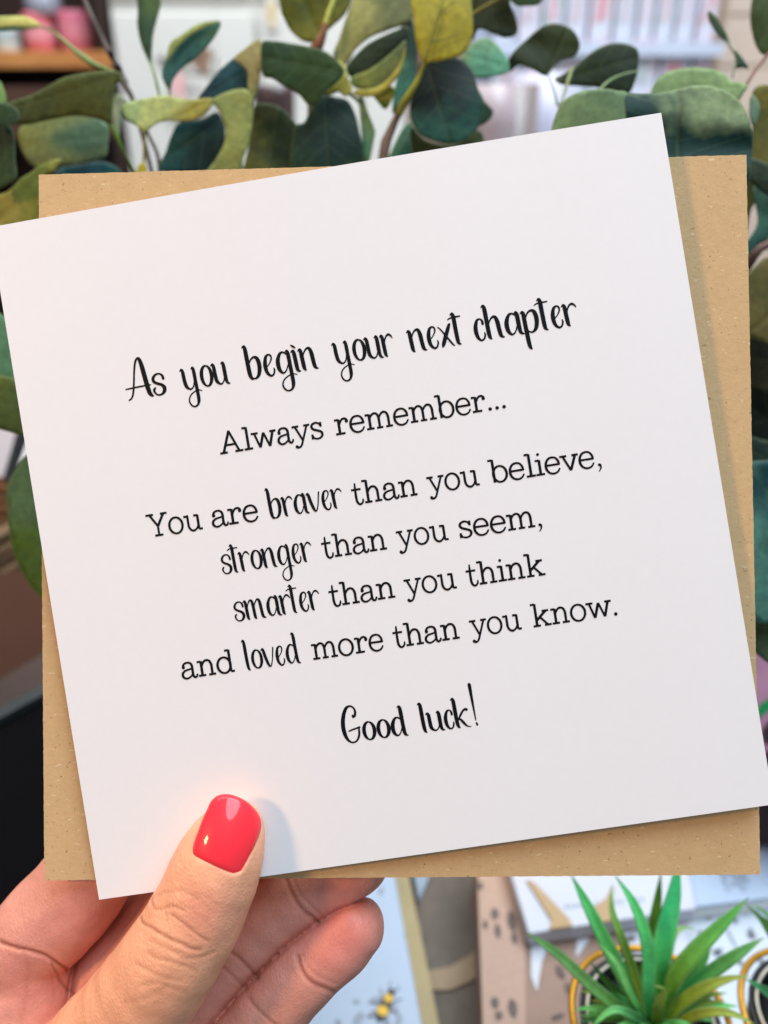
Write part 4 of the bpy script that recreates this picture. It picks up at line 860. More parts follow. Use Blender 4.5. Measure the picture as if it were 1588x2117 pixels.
# --- lettering: two hand made alphabets, centre lines with stroke widths
SC = {
 'A': (122, [[(-2, -4, 7), (10, 2, 8), (22, 22, 9), (34, 70, 9), (46, 130, 9), (58, 172, 10), (70, 188, 11), (80, 182, 16), (87, 150, 21), (93, 100, 22), (99, 50, 22), (106, 14, 20), (116, 0, 13), (122, -3, 6)], [(-10, 50, 6), (50, 52, 8), (116, 53, 6)]]),
 's': (74, [[(62, 72, 13), (58, 88, 11), (44, 98, 8), (26, 96, 10), (12, 82, 14), (12, 66, 14), (26, 54, 13), (48, 44, 14), (60, 30, 18), (58, 12, 17), (44, -1, 10), (24, -2, 8), (11, 10, 9), (8, 24, 12), (15, 33, 9)]]),
 'y': (100, [[(-10, 92, 5), (0, 98, 12), (6, 84, 19), (8, 50, 20), (14, 18, 19), (28, 2, 11), (44, 0, 8), (58, 14, 7), (66, 40, 7)], [(56, 94, 5), (66, 99, 13), (70, 80, 19), (72, 30, 19), (74, -20, 19), (74, -58, 18), (64, -80, 11), (44, -87, 8), (26, -76, 9), (19, -54, 8), (30, -32, 7), (52, -18, 6), (78, -10, 6), (100, -17, 4)]]),
 'o': (80, 'o'),
 'u': (90, [[(-8, 92, 5), (2, 98, 12), (8, 84, 19), (10, 50, 20), (14, 18, 19), (28, 2, 11), (42, 0, 8), (56, 14, 7), (64, 40, 7)], [(52, 94, 5), (62, 99, 13), (66, 80, 20), (68, 30, 20), (72, 6, 16), (80, -3, 10), (88, -4, 5)]]),
 'b': (88, [[(-8, 152, 5), (2, 158, 12), (7, 140, 20), (9, 80, 21), (12, 24, 21), (18, 2, 15), (24, -5, 8)], [(12, 62, 6), (26, 88, 8), (46, 99, 11), (62, 88, 19), (68, 54, 21), (60, 16, 18), (42, -2, 10), (26, 0, 7), (16, 12, 6)]]),
 'e': (66, [[(16, 40, 5), (34, 58, 6), (46, 78, 8), (44, 94, 9), (32, 99, 9), (18, 88, 15), (10, 54, 20), (14, 18, 17), (30, -2, 11), (46, 2, 9), (54, 20, 9), (52, 32, 5)]]),
 'g': (94, [[(64, 84, 7), (44, 99, 9), (26, 92, 14), (12, 60, 21), (14, 22, 19), (30, 1, 10), (48, 10, 7), (62, 36, 6)], [(56, 98, 5), (66, 103, 11), (70, 84, 19), (72, 30, 19), (74, -20, 19), (74, -58, 18), (64, -80, 11), (44, -87, 8), (26, -76, 9), (19, -54, 8), (30, -32, 7), (52, -18, 6), (78, -10, 6), (100, -17, 4)]]),
 'i': (36, [[(-8, 92, 5), (2, 98, 12), (7, 84, 19), (10, 40, 20), (13, 8, 18), (20, -2, 11), (28, -4, 5)], [(-4, 126, 4), (4, 120, 10), (14, 112, 9), (18, 109, 4)]]),
 'n': (92, [[(-8, 92, 5), (2, 98, 12), (7, 84, 19), (10, 40, 20), (13, 8, 18), (20, -3, 8)], [(12, 52, 5), (22, 80, 7), (38, 97, 10), (52, 96, 15), (60, 74, 20), (64, 34, 20), (68, 8, 18), (76, -2, 11), (84, -4, 5)]]),
 'r': (66, [[(-8, 92, 5), (2, 98, 12), (7, 84, 19), (10, 40, 20), (13, 8, 18), (20, -3, 8)], [(12, 48, 5), (20, 76, 7), (32, 94, 9), (46, 98, 11), (58, 88, 8), (62, 80, 5)]]),
 'x': (76, [[(62, 100, 7), (56, 94, 15), (42, 66, 19), (26, 34, 20), (14, 8, 18), (8, -4, 7)], [(-2, 92, 6), (10, 80, 7), (34, 44, 9), (60, 4, 9), (70, -6, 5)]]),
 't': (50, [[(-6, 140, 5), (4, 146, 12), (9, 128, 20), (11, 70, 20), (14, 14, 19), (20, 0, 12), (28, -4, 5)], [(-22, 120, 5), (-8, 126, 7), (14, 128, 8), (42, 128, 7)]]),
 'c': (60, [[(48, 74, 13), (46, 90, 10), (34, 99, 8), (20, 90, 14), (10, 56, 20), (14, 18, 17), (28, -2, 10), (44, 2, 9), (52, 20, 9), (51, 32, 5)]]),
 'h': (92, [[(-8, 152, 5), (2, 158, 12), (7, 140, 20), (9, 80, 20), (12, 14, 19), (20, -3, 8)], [(12, 52, 5), (22, 80, 7), (38, 97, 10), (52, 96, 15), (60, 74, 20), (64, 34, 20), (68, 8, 18), (76, -2, 11), (84, -4, 5)]]),
 'a': (92, [[(64, 84, 7), (44, 99, 9), (26, 92, 14), (12, 60, 21), (14, 22, 19), (30, 1, 10), (48, 10, 7), (60, 36, 6)], [(54, 98, 5), (64, 103, 11), (68, 84, 20), (70, 36, 20), (73, 8, 17), (82, -2, 11), (90, -4, 5)]]),
 'p': (88, [[(-8, 92, 5), (2, 98, 12), (7, 84, 19), (9, 30, 20), (12, -30, 20), (15, -66, 18), (22, -80, 10)], [(12, 62, 6), (26, 88, 8), (46, 99, 11), (62, 88, 19), (68, 54, 21), (60, 16, 18), (42, -2, 10), (26, 0, 7), (14, 12, 6)]]),
 'v': (82, [[(-8, 92, 5), (2, 98, 12), (8, 84, 19), (16, 50, 19), (28, 14, 17), (36, 0, 10)], [(34, 0, 9), (46, 4, 8), (58, 34, 7), (66, 70, 8), (72, 98, 9)]]),
 'l': (38, [[(-8, 152, 5), (2, 158, 12), (7, 140, 20), (9, 80, 21), (12, 24, 20), (17, 2, 15), (24, -5, 6)]]),
 'd': (94, [[(64, 84, 7), (44, 99, 9), (26, 92, 14), (12, 60, 21), (14, 22, 19), (30, 1, 10), (48, 10, 7), (60, 36, 6)], [(50, 154, 5), (60, 159, 11), (65, 140, 20), (68, 70, 20), (72, 14, 19), (80, -2, 12), (90, -5, 5)]]),
 'm': (134, [[(-8, 92, 5), (2, 98, 12), (7, 84, 19), (10, 40, 20), (13, 8, 18), (20, -3, 8)], [(12, 52, 5), (22, 80, 7), (34, 97, 10), (46, 95, 15), (52, 74, 19), (55, 34, 19), (58, 6, 18), (64, -3, 8)], [(56, 52, 5), (66, 80, 7), (80, 97, 10), (92, 95, 15), (98, 74, 19), (102, 34, 19), (106, 8, 18), (114, -2, 11), (124, -4, 5)]]),
 'k': (86, [[(-8, 152, 5), (2, 158, 12), (7, 140, 20), (9, 80, 21), (12, 24, 20), (17, 2, 15), (24, -5, 6)], [(74, 88, 15), (66, 92, 13), (52, 84, 11), (38, 66, 12), (24, 44, 8), (16, 36, 5)], [(18, 40, 5), (32, 40, 11), (46, 22, 14), (60, 4, 10), (74, -5, 6), (88, -6, 3)]]),
 'G': (108, [[(68, 146, 8), (70, 136, 11), (80, 142, 14), (86, 164, 12), (78, 188, 9), (58, 198, 11), (36, 186, 17), (16, 142, 21), (8, 92, 22), (12, 46, 20), (26, 12, 13), (48, -3, 9), (72, 4, 10), (88, 30, 12), (93, 66, 10), (90, 76, 6)], [(36, 62, 7), (60, 68, 9), (98, 76, 10)]]),
 '!': (30, [[(2, 222, 18), (3, 212, 19), (6, 120, 13), (10, 24, 6)], [(12, 9, 9), (14, -2, 12)]]),
}
W_ = 17; S_ = 14
def st(*p): return [(x, y, W_) for x, y in p]
def sf(*p): return [(x, y, S_) for x, y in p]
SL = {  # '#' marks straight polylines
 'A': (158, [('#', st((76, 142), (24, 8))), ('#', [(74, 142, 15), (126, 8, 15)]), ('#', sf((40, 52), (110, 52))), ('#', sf((0, 5), (50, 5))), ('#', sf((100, 5), (154, 5)))]),
 'l': (62, [('#', sf((4, 143), (32, 143))), ('#', st((32, 146), (32, 5))), ('#', sf((4, 5), (60, 5)))]),
 'w': (160, [('#', sf((-4, 96), (42, 96))), ('#', sf((118, 96), (160, 96))), ('#', [(18, 96, 14), (46, 2, 14)]), ('#', st((46, 2), (78, 94))), ('#', [(78, 94, 14), (110, 2, 14)]), ('#', st((110, 2), (140, 96)))]),
 'a': (108, [('~', [(20, 72, 18), (20, 84, 13), (30, 97, 11), (50, 101, 11), (68, 94, 12), (76, 76, 13), (76, 40, 13), (77, 14, 13), (86, 1, 12), (98, 4, 11), (104, 18, 9)]), ('~', [(76, 60, 9), (56, 56, 10), (28, 50, 11), (11, 34, 13), (12, 12, 13), (30, -1, 11), (52, 4, 10), (70, 18, 9), (76, 32, 8)])]),
 'y': (112, [('#', sf((-2, 96), (42, 96))), ('#', sf((74, 96), (114, 96))), ('#', [(18, 96, 14), (58, 4, 14)]), ('~', [(96, 96, 11), (76, 46, 11), (58, 2, 11), (48, -22, 11), (36, -36, 11), (20, -38, 13), (14, -32, 18)])]),
 's': (90, [('#', sf((74, 102), (74, 72))), ('~', [(73, 76, 10), (62, 94, 10), (42, 101, 11), (20, 93, 12), (14, 76, 13), (26, 60, 13), (50, 50, 13), (72, 38, 13), (77, 20, 13), (64, 3, 11), (42, -2, 10), (22, 5, 10), (12, 24, 10)]), ('#', sf((12, 30), (12, -2)))]),
 'r': (92, [('#', sf((2, 95), (28, 95))), ('#', st((28, 98), (28, 5))), ('#', sf((2, 5), (62, 5))), ('~', [(28, 50, 9), (36, 76, 11), (52, 96, 11), (70, 98, 12), (80, 88, 14), (79, 80, 18)])]),
 'e': (104, [('#', sf((14, 54), (92, 54))), ('~', [(92, 54, 12), (88, 76, 12), (74, 96, 11), (52, 102, 11), (28, 94, 12), (12, 68, 13), (11, 34, 13), (26, 8, 12), (52, -2, 11), (78, 6, 10), (92, 24, 9)])]),
 'm': (176, [('#', sf((2, 95), (28, 95))), ('#', st((28, 98), (28, 5))), ('#', sf((4, 5), (52, 5))), ('~', [(28, 60, 9), (38, 84, 11), (56, 99, 12), (76, 95, 12), (86, 72, 13), (87, 40, 13), (87, 6, 12)]), ('#', sf((68, 5), (108, 5))), ('~', [(87, 60, 9), (98, 84, 11), (116, 99, 12), (136, 95, 12), (146, 72, 13), (147, 40, 13), (147, 6, 12)]), ('#', sf((126, 5), (170, 5)))]),
 'n': (122, [('#', sf((2, 95), (28, 95))), ('#', st((28, 98), (28, 5))), ('#', sf((4, 5), (52, 5))), ('~', [(28, 58, 9), (40, 84, 11), (58, 99, 12), (80, 95, 12), (92, 72, 13), (93, 40, 13), (93, 6, 12)]), ('#', sf((70, 5), (116, 5)))]),
 'h': (122, [('#', sf((0, 143), (28, 143))), ('#', st((28, 146), (28, 5))), ('#', sf((4, 5), (52, 5))), ('~', [(28, 58, 9), (40, 84, 11), (58, 99, 12), (80, 95, 12), (92, 72, 13), (93, 40, 13), (93, 6, 12)]), ('#', sf((70, 5), (116, 5)))]),
 'b': (116, [('#', sf((-4, 143), (24, 143))), ('#', st((24, 146), (24, 0))), ('E', (62, 50, 42, 51))]),
 'd': (120, [('E', (52, 50, 42, 51)), ('#', sf((66, 143), (92, 143))), ('#', st((92, 146), (92, 5))), ('#', sf((92, 5), (116, 5)))]),
 'o': (112, [('E', (54, 50, 45, 52))]),
 'u': (124, [('#', sf((0, 95), (27, 95))), ('~', [(27, 98, 12), (27, 60, 13), (28, 28, 13), (40, 6, 12), (60, -1, 12), (80, 10, 10), (94, 34, 9)]), ('#', sf((68, 95), (95, 95))), ('#', st((95, 98), (95, 5))), ('#', sf((95, 5), (120, 5)))]),
 't': (78, [('~', [(32, 134, 8), (31, 110, 11), (30, 60, 13), (32, 20, 13), (44, 0, 12), (60, 1, 11), (70, 14, 10), (72, 28, 8)]), ('#', sf((4, 95), (66, 95)))]),
 'i': (58, [('#', sf((4, 95), (30, 95))), ('#', st((30, 98), (30, 5))), ('#', sf((2, 5), (56, 5))), ('#', [(28, 134, 19), (29, 134, 19)])]),
 'v': (108, [('#', sf((-4, 96), (40, 96))), ('#', sf((72, 96), (112, 96))), ('#', [(16, 96, 14), (56, 2, 14)]), ('#', st((56, 2), (94, 96)))]),
 'k': (124, [('#', sf((0, 143), (28, 143))), ('#', st((28, 146), (28, 5))), ('#', sf((4, 5), (52, 5))), ('#', st((92, 94), (30, 40))), ('#', [(52, 60, 14), (98, 6, 14)]), ('#', sf((70, 96), (112, 96))), ('#', sf((78, 5), (122, 5)))]),
 'Y': (136, [('#', sf((-6, 141), (46, 141))), ('#', sf((94, 141), (140, 141))), ('#', [(20, 141, 15), (68, 64, 15)]), ('#', st((116, 141), (68, 64))), ('#', [(68, 66, 14), (68, 5, 14)]), ('#', sf((40, 5), (96, 5)))]),
 '.': (44, [('#', [(20, 7, 23), (21, 7, 23)])]),
 ',': (46, [('#', [(22, 8, 19), (23, 8, 19)]), ('~', [(29, 6, 10), (29, -10, 9), (22, -24, 6), (14, -32, 4)])]),
}
def stroke_mesh(path, curved, VF, z, xf):
    P = catmull(path, 5) if curved and len(path) > 2 else np.array(path, float)
    n = len(P); vs, fs = VF; b0 = len(vs)
    for i in range(n):
        t = P[min(i + 1, n - 1), :2] - P[max(i - 1, 0), :2]; t /= (np.linalg.norm(t) + 1e-9); nn = np.array([-t[1], t[0]]); w = P[i, 2] / 2
        vs.append(xf(P[i, :2] + nn * w, z)); vs.append(xf(P[i, :2] - nn * w, z))
    for i in range(n - 1): fs.append((b0 + 2 * i, b0 + 2 * i + 1, b0 + 2 * i + 3, b0 + 2 * i + 2))
    if curved:
        for e in (0, n - 1):
            c = len(vs); k = 8
            for j in range(k): vs.append(xf(P[e, :2] + P[e, 2] / 2 * np.array([math.cos(6.2832 * j / k), math.sin(6.2832 * j / k)]), z * 0.93))
            fs.append(tuple(range(c, c + k)))
    elif n == 2 and np.linalg.norm(P[0, :2] - P[1, :2]) < 2:
        c = len(vs); k = 14
        for j in range(k): vs.append(xf(P[0, :2] + P[0, 2] / 2 * np.array([math.cos(6.2832 * j / k), math.sin(6.2832 * j / k)]), z * 1.03))
        fs.append(tuple(range(c, c + k)))
def px2card(px, py):                              # photograph pixel -> point on the card plane (camera frame)
    r = np.array([(px - CX) / F, -(py - CY) / F, -1.0]); return r * ((C0 @ Cn) / (r @ Cn))
EX = Cx / np.linalg.norm(Cx); EY = -np.cross(Cn, EX); EY = EY if EY[1] > 0 else -EY
def word(text, font, x0, x1, base, xh, VF, wk=1.0):
    T = SC if font == 's' else SL
    adv = sum(T[c][0] for c in text); last = T[text[-1]][0]
    hs = {'s': dict(y=.95, b=1.55, l=1.55, k=1.55, h=1.55, n=.95, r=.95, u=.95, v=.95, c=.5, s=.7, G=.6, m=.95), 'l': dict(A=0, r=.95, Y=1.41, a=.6, t=.95, y=.96, b=1.43, s=.8, m=.95, k=1.43)}[font]
    he = {'s': dict(r=.9, t=1.28), 'l': dict(e=.35, s=.3)}[font]
    x0 += (0.125 if xh < 40 else 0.163) * hs.get(text[0], 0) * xh - (2.0 if font == 'l' and text[0] in 'Ya' else 0); x1 += 0.163 * he.get(text[-1], 0) * xh
    P0 = px2card(x0, base(x0)); P1 = px2card(x1, base(x1)); d = P1 - P0; Lw = np.linalg.norm(d); d /= Lw; upv = np.cross(Cn, d); upv = upv if upv[1] > 0 else -upv
    # tight extents
    def ext(g):
        xs = []
        for s_ in (T[g][1] if not isinstance(T[g][1], str) else []):
            s2 = s_[1] if font == 'l' else s_
            if font == 'l' and s_[0] == 'E': xs += [s2[0] - s2[2] - 6, s2[0] + s2[2] + 6]
            else: xs += [p[0] - p[2] * .5 for p in s2] + [p[0] + p[2] * .5 for p in s2]
        return (min(xs), max(xs)) if xs else (0, 80)
    if font == 'l': wk = wk * 1.0
    l0 = ext(text[0])[0]; r1 = ext(text[-1])[1]
    total = adv - last + r1 - l0; sx = Lw / total; sy = xh / 100.0 / F * 0.1762
    x = -l0; zi = 0
    for g in text:
        gl_ = T[g][1]
        def xf(p, z, x=x): 
            q_ = P0 + d * ((x + p[0]) * sx) + upv * (p[1] * sy); rr_ = q_ - C0; return toW(q_ + Cn * (z + bow(rr_ @ Cx / (Cx @ Cx), rr_ @ Cy / (Cy @ Cy))))
        paths = []
        if gl_ == 'o':
            paths = [([(40 + 29 * math.cos(a), 49 + 49 * math.sin(a) , 8 + 12 * abs(math.cos(a + 0.15)) ** 1.3) for a in [2 * math.pi * k / 24 + 1.4 for k in range(25)]], False)]
        elif font == 's': paths = [(s_, True) for s_ in gl_]
        else:
            for k_, s_ in gl_:
                if k_ == 'E': paths.append(([(s_[0] + s_[2] * math.cos(a), s_[1] + s_[3] * math.sin(a), 13 + 3.0 * abs(math.cos(a))) for a in [2 * math.pi * k / 28 for k in range(29)]], False))
                elif k_ == '#': paths.append((s_, False))
                else: paths.append((s_, True))
        for p_, cv in paths:
            zi += 1; stroke_mesh([(a, b_, w * wk * (1.22 if (font == 'l' and cv) else 1.0)) for a, b_, w in p_], cv, VF, 0.00005 + 0.000004 * (zi % 9), xf)
        x += T[g][0]
def ln(x0, y0, m): return lambda x: y0 + m * (x - x0)
LINES = [
 (ln(300, 821, -.1686), [('As', 's', 264, 347), ('you', 's', 372, 478), ('begin', 's', 500, 660), ('your', 's', 685, 811), ('next', 's', 839, 951), ('chapter', 's', 979, 1190)], 43, 1.0),
 (ln(455, 940, -.1640), [('Always', 'l', 455, 669), ('remember...', 'l', 690, 1046)], 32, 1.0),
 (ln(334, 1107, -.1585), [('You', 'l', 303, 423), ('are', 'l', 441, 535), ('braver', 's', 549, 706), ('than', 'l', 725, 866), ('you', 'l', 880, 994), ('believe,', 'l', 1006, 1243)], 32, 1.0),
 (ln(473, 1184, -.1505), [('stronger', 's', 458, 643), ('than', 'l', 663, 803), ('you', 'l', 817, 930), ('seem,', 'l', 948, 1120)], 32, 1.0),
 (ln(496, 1282, -.1490), [('smarter', 's', 484, 659), ('than', 'l', 678, 820), ('you', 'l', 833, 947), ('think', 'l', 961, 1130)], 32, 1.0),
 (ln(388, 1402, -.1478), [('and', 'l', 378, 489), ('loved', 's', 500, 623), ('more', 'l', 642, 793), ('than', 'l', 810, 953), ('you', 'l', 968, 1081), ('know.', 'l', 1094, 1277)], 32, 1.0),
 (ln(763, 1528.5, -.1420), [('Good', 's', 708, 845), ('luck', 's', 863, 975), ('!', 's', 979.0, 988.6)], 37.5, 1.0)]
for base, words, xh, wk in LINES:
    VF = ([], [])
    for t_, f_, x0, x1 in words:
        xhh = xh * (1.20 if (f_ == 's' and xh == 32) else 1.0)
        word(t_, f_, x0, x1, base, xhh, VF, wk * ((1.04 if xh > 36 else 0.98) if f_ == 's' else 1.0))
    mk('printed_text', VF[0], VF[1], M['ink'], cardroot)

# ------------------------------------------------------------------ the hand
def H(zx, zy, d): 
    px, py = zx / 1.868, 1550 + zy / 1.868
    return np.array([(px - CX) / F * d, -(py - CY) / F * d, -d])
def R(zr, d): return zr / 1.868 / F * d
def chain(nodes, sub=4):
    """nodes (zx, zy, depth, zr) in the enlarged hand crop"""
    P = np.array([[*H(x, y, d), R(r, d)] for x, y, d, r in nodes]); return catmull(P, sub)
CH = {
 'thumb': chain([(903, 314, .1746, 118), (878, 360, .1738, 142), (840, 445, .1733, 172), (797, 555, .1732, 179), (740, 670, .1732, 186), (668, 790, .1735, 192), (595, 900, .1755, 200), (500, 1040, .179, 216), (400, 1180, .183, 240), (260, 1400, .190, 280)]),
 'index': chain([(560, 250, .1935, 128), (470, 345, .194, 150), (357, 470, .1945, 172), (285, 565, .1945, 182), (190, 665, .1950, 184), (120, 745, .1955, 176), (110, 850, .196, 170), (90, 960, .197, 200), (60, 1120, .199, 230), (60, 1350, .202, 300)]),
 'middle': chain([(1010, 300, .1955, 118), (900, 390, .198, 130), (780, 500, .2005, 140), (650, 620, .2015, 150), (500, 770, .2025, 152), (400, 900, .203, 160), (330, 1050, .204, 180), (250, 1300, .205, 220)]),
 'ring': chain([(1372, 430, .1915, 128), (1290, 480, .1925, 142), (1180, 545, .194, 146), (1100, 600, .1955, 148), (1000, 680, .1975, 152), (900, 765, .1990, 152), (830, 850, .2000, 152), (740, 970, .202, 160), (620, 1130, .204, 185), (430, 1400, .205, 240)]),
 'little': chain([(1362, 684, .1895, 124), (1300, 742, .190, 138), (1222, 812, .1905, 137), (1170, 868, .191, 136), (1070, 975, .1935, 140), (950, 1110, .196, 150), (800, 1300, .198, 185), (650, 1500, .203, 230)]),
 'palm': chain([(150, 1250, .202, 270), (330, 1450, .204, 380), (400, 1700, .206, 420)]),
 'palm_side': chain([(480, 1300, .200, 260), (500, 1480, .203, 360), (440, 1750, .206, 400)]),
}
step = 0.00045
lo = np.array([-0.1130, -0.1780, -0.2420]); hi = np.array([0.0060, -0.0600, -0.1560])
gx, gy, gz = [np.arange(lo[i], hi[i], step, dtype=np.float32) for i in range(3)]
XX, YY, ZZ = gx[:, None, None], gy[None, :, None], gz[None, None, :]
SH = (len(gx), len(gy), len(gz))
def smin(a, b, k):
    h = np.maximum(k - np.abs(a - b), 0) / k; return np.minimum(a, b) - h * h * k * 0.25
def sd_chain(P, X=None, k=None):
    full = X is None
    out = np.full(SH, 0.05, np.float32) if full else np.full(len(X), 0.05, np.float32)
    for a, b in zip(P[:-1], P[1:]):
        m = max(a[3], b[3]) + 0.006
        if full:
            i0 = [np.searchsorted(g, min(a[i], b[i]) - m) for i, g in enumerate((gx, gy, gz))]; i1 = [np.searchsorted(g, max(a[i], b[i]) + m) for i, g in enumerate((gx, gy, gz))]
            if any(i1[i] <= i0[i] for i in range(3)): continue
            sl = tuple(slice(i0[i], i1[i]) for i in range(3)); x, y, z = XX[sl[0]], YY[:, sl[1]], ZZ[:, :, sl[2]]
        else: x, y, z = X[:, 0], X[:, 1], X[:, 2]
        ab = b[:3] - a[:3]; L2 = float(ab @ ab) + 1e-12
        t = np.clip(((x - a[0]) * ab[0] + (y - a[1]) * ab[1] + (z - a[2]) * ab[2]) / L2, 0, 1)
        dd = np.sqrt((x - a[0] - t * ab[0]) ** 2 + (y - a[1] - t * ab[1]) ** 2 + (z - a[2] - t * ab[2]) ** 2) - (a[3] + (b[3] - a[3]) * t)
        if full: out[sl] = np.minimum(out[sl], dd.astype(np.float32))
        else: out = np.minimum(out, dd)
    return out
SD = {k: sd_chain(P) for k, P in CH.items()}
def inplane(O, ex, ey, mrg=0.0):
    W, Hh = np.linalg.norm(ex), np.linalg.norm(ey); x_, y_ = ex / W, ey / Hh
    a = (XX - O[0]) * x_[0] + (YY - O[1]) * x_[1] + (ZZ - O[2]) * x_[2]; b = (XX - O[0]) * y_[0] + (YY - O[1]) * y_[1] + (ZZ - O[2]) * y_[2]
    return np.maximum(np.abs(a - W / 2) - W / 2 - mrg, np.abs(b - Hh / 2) - Hh / 2 - mrg)
def above(O, n): return ((XX - O[0]) * n[0] + (YY - O[1]) * n[1] + (ZZ - O[2]) * n[2]).astype(np.float32)
SD['thumb'] = np.maximum(SD['thumb'], -np.maximum(above(C0, Cn), inplane(C0, Cx, Cy, 0.0001)).astype(np.float32))
rem_ = -np.maximum(-(above(E0, En) + 0.0014), inplane(E0, Ex, Ey, 0.0001)).astype(np.float32)
for k_ in ('index', 'middle', 'ring', 'little'): SD[k_] = np.maximum(SD[k_], rem_)
fing = SD['index']
for k_ in ('middle', 'ring', 'little'): fing = smin(fing, SD[k_], 0.0006)
st_ = np.sort(np.stack([SD[k] for k in ('index', 'middle', 'ring', 'little')]), 0)
fing = fing + 0.0011 * np.exp(-((st_[1] - st_[0]) / 0.0008) ** 2) * np.clip(1 - np.abs(st_[0]) / 0.006, 0, 1); del st_
palm = smin(SD['palm'], SD['palm_side'], 0.02)
back = smin(fing, palm, 0.008)
hand = smin(back, SD['thumb'], 0.0006) + 0.0006 * np.exp(-((back - SD['thumb']) / 0.0009) ** 2).astype(np.float32)
# where the thumb meets the palm the blend is wide
wide = smin(back, SD['thumb'], 0.010); wgt = np.clip((-0.118 - YY) / 0.02, 0, 1); hand = hand * (1 - wgt) + wide * wgt
# flesh presses flat against card and envelope
def slabsd(O, ex, ey, n, z0, z1, mrg):
    W, Hh = np.linalg.norm(ex), np.linalg.norm(ey); x_, y_ = ex / W, ey / Hh
    rel = (XX - O[0], YY - O[1], ZZ - O[2])
    dot = lambda v: rel[0] * v[0] + rel[1] * v[1] + rel[2] * v[2]
    a = np.abs(dot(x_) - W / 2) - W / 2 - mrg; b = np.abs(dot(y_) - Hh / 2) - Hh / 2 - mrg; c = np.abs(dot(n) - (z0 + z1) / 2) - (z1 - z0) / 2 - mrg
    return np.maximum(np.maximum(a, b), c).astype(np.float32)
for args in ((C0, Cx, Cy, Cn, -0.0009, 0.0, 0.00012), (E0, Ex, Ey, En, -0.0013, 0.0, 0.00012)):
    s_ = slabsd(*args); hand = np.maximum(hand, -s_)
# the space behind the card down to the envelope back is not flesh: fingers stay behind, thumb in front
Wd = np.linalg.norm(Ex); 
import openvdb
grid = openvdb.FloatGrid(0.05)
pad = np.pad(hand.astype(np.float32), 1, constant_values=0.01)
grid.copyFromArray(pad, tolerance=0)
pts, quads = grid.convertToQuads(isovalue=0.0)
pts = np.array(pts); pts = lo + (pts - 1) * step
quads = np.array(quads)
del pad, SD, back, wide, palm, fing, hand
print('hand verts', len(pts))

# smooth a little and work out which digit a vertex belongs to
def neighbours_avg(P, it, lam):
    e = np.vstack([quads[:, [0, 1]], quads[:, [1, 2]], quads[:, [2, 3]], quads[:, [3, 0]]]); cnt = np.bincount(e.ravel(), minlength=len(P)).astype(float)[:, None]
    for _ in range(it):
        acc = np.zeros_like(P)
        for c in range(P.shape[1]):
            acc[:, c] = np.bincount(e[:, 0], P[e[:, 1], c], len(P)) + np.bincount(e[:, 1], P[e[:, 0], c], len(P))
        P = P + lam * (acc / np.maximum(cnt, 1) - P)
    return P
pts = neighbours_avg(pts, 5, 0.5)
def normals(P):
    a, b, c, d = (P[quads[:, i]] for i in range(4)); n = np.cross(c - a, d - b); N = np.zeros_like(P)
    for i in range(4):
        for k in range(3): N[:, k] += np.bincount(quads[:, i], n[:, k], len(P))
    N /= (np.linalg.norm(N, axis=1, keepdims=True) + 1e-12); return N
N_ = normals(pts)
if (N_ * (pts - pts.mean(0))).sum() < 0: quads = quads[:, ::-1]; N_ = -N_
dth = sd_chain(CH['thumb'], pts)
dfi = {k: sd_chain(CH[k], pts) for k in ('index', 'middle', 'ring', 'little')}
dot_ = np.minimum.reduce(list(dfi.values()))
isth = np.clip((dot_ - dth) / 0.001 + 0.5, 0, 1)
proj = np.stack([CX + pts[:, 0] / -pts[:, 2] * F, CY - pts[:, 1] / -pts[:, 2] * F], 1)
zc_ = np.stack([proj[:, 0] * 1.868, (proj[:, 1] - 1550) * 1.868], 1)       # coordinates of the enlarged crop
facing = np.clip(-(N_ * (pts / np.linalg.norm(pts, axis=1, keepdims=True))).sum(1), 0, 1)
def dpoly(path, Q=None, cur=True):
    Q = zc_ if Q is None else Q; P = catmull(path, 6) if cur else np.array(path, float); D = np.full(len(Q), 1e9)
    for a, b in zip(P[:-1], P[1:]):
        ab = b - a; t = np.clip(((Q - a) @ ab) / (ab @ ab + 1e-9), 0, 1); D = np.minimum(D, np.linalg.norm(Q - a - t[:, None] * ab, axis=1))
    return D
disp = np.zeros(len(pts)); dark = np.zeros(len(pts))
def Z4(x, y): return (x / 3.97 * 1.868 + 180 * 1.868, (y / 3.97 + 80) * 1.868)
TC = [ # thumb creases, in the 3.97x crop: path, width, depth mm, darkness
 ([(435, 1060), (450, 1100), (540, 1150), (620, 1200), (700, 1245), (780, 1275), (860, 1315), (930, 1320)], 13, .42, .9),
 ([(690, 1035), (740, 1070), (820, 1130), (880, 1175), (940, 1220), (1000, 1250)], 11, .36, .8),
 ([(530, 900), (535, 960), (570, 990), (630, 985), (690, 965), (760, 985), (800, 1000)], 12, .30, .6),
 ([(560, 890), (640, 860), (760, 840), (860, 880), (920, 920)], 14, .16, .25),
 ([(640, 1000), (655, 1060), (645, 1110)], 9, .14, .3),
 ([(500, 1350), (560, 1390), (650, 1410), (760, 1440), (860, 1480), (900, 1500)], 15, .22, .4),
 ([(700, 1340), (800, 1385), (900, 1390), (960, 1380), (1040, 1345)], 14, .22, .4),
 ([(380, 1420), (460, 1480), (560, 1520), (660, 1560), (780, 1580)], 16, .16, .25),
 ([(520, 1245), (600, 1290), (700, 1330), (780, 1350)], 13, .16, .25),
 ([(430, 1620), (560, 1600), (700, 1640), (820, 1680)], 18, .13, .2),
 ([(300, 1760), (420, 1740), (560, 1680), (640, 1640)], 18, .12, .2),
 ([(760, 940), (860, 1000), (960, 1080), (1040, 1160)], 12, .10, .2),
 ([(880, 860), (1000, 900), (1080, 960)], 12, .08, .15),
]
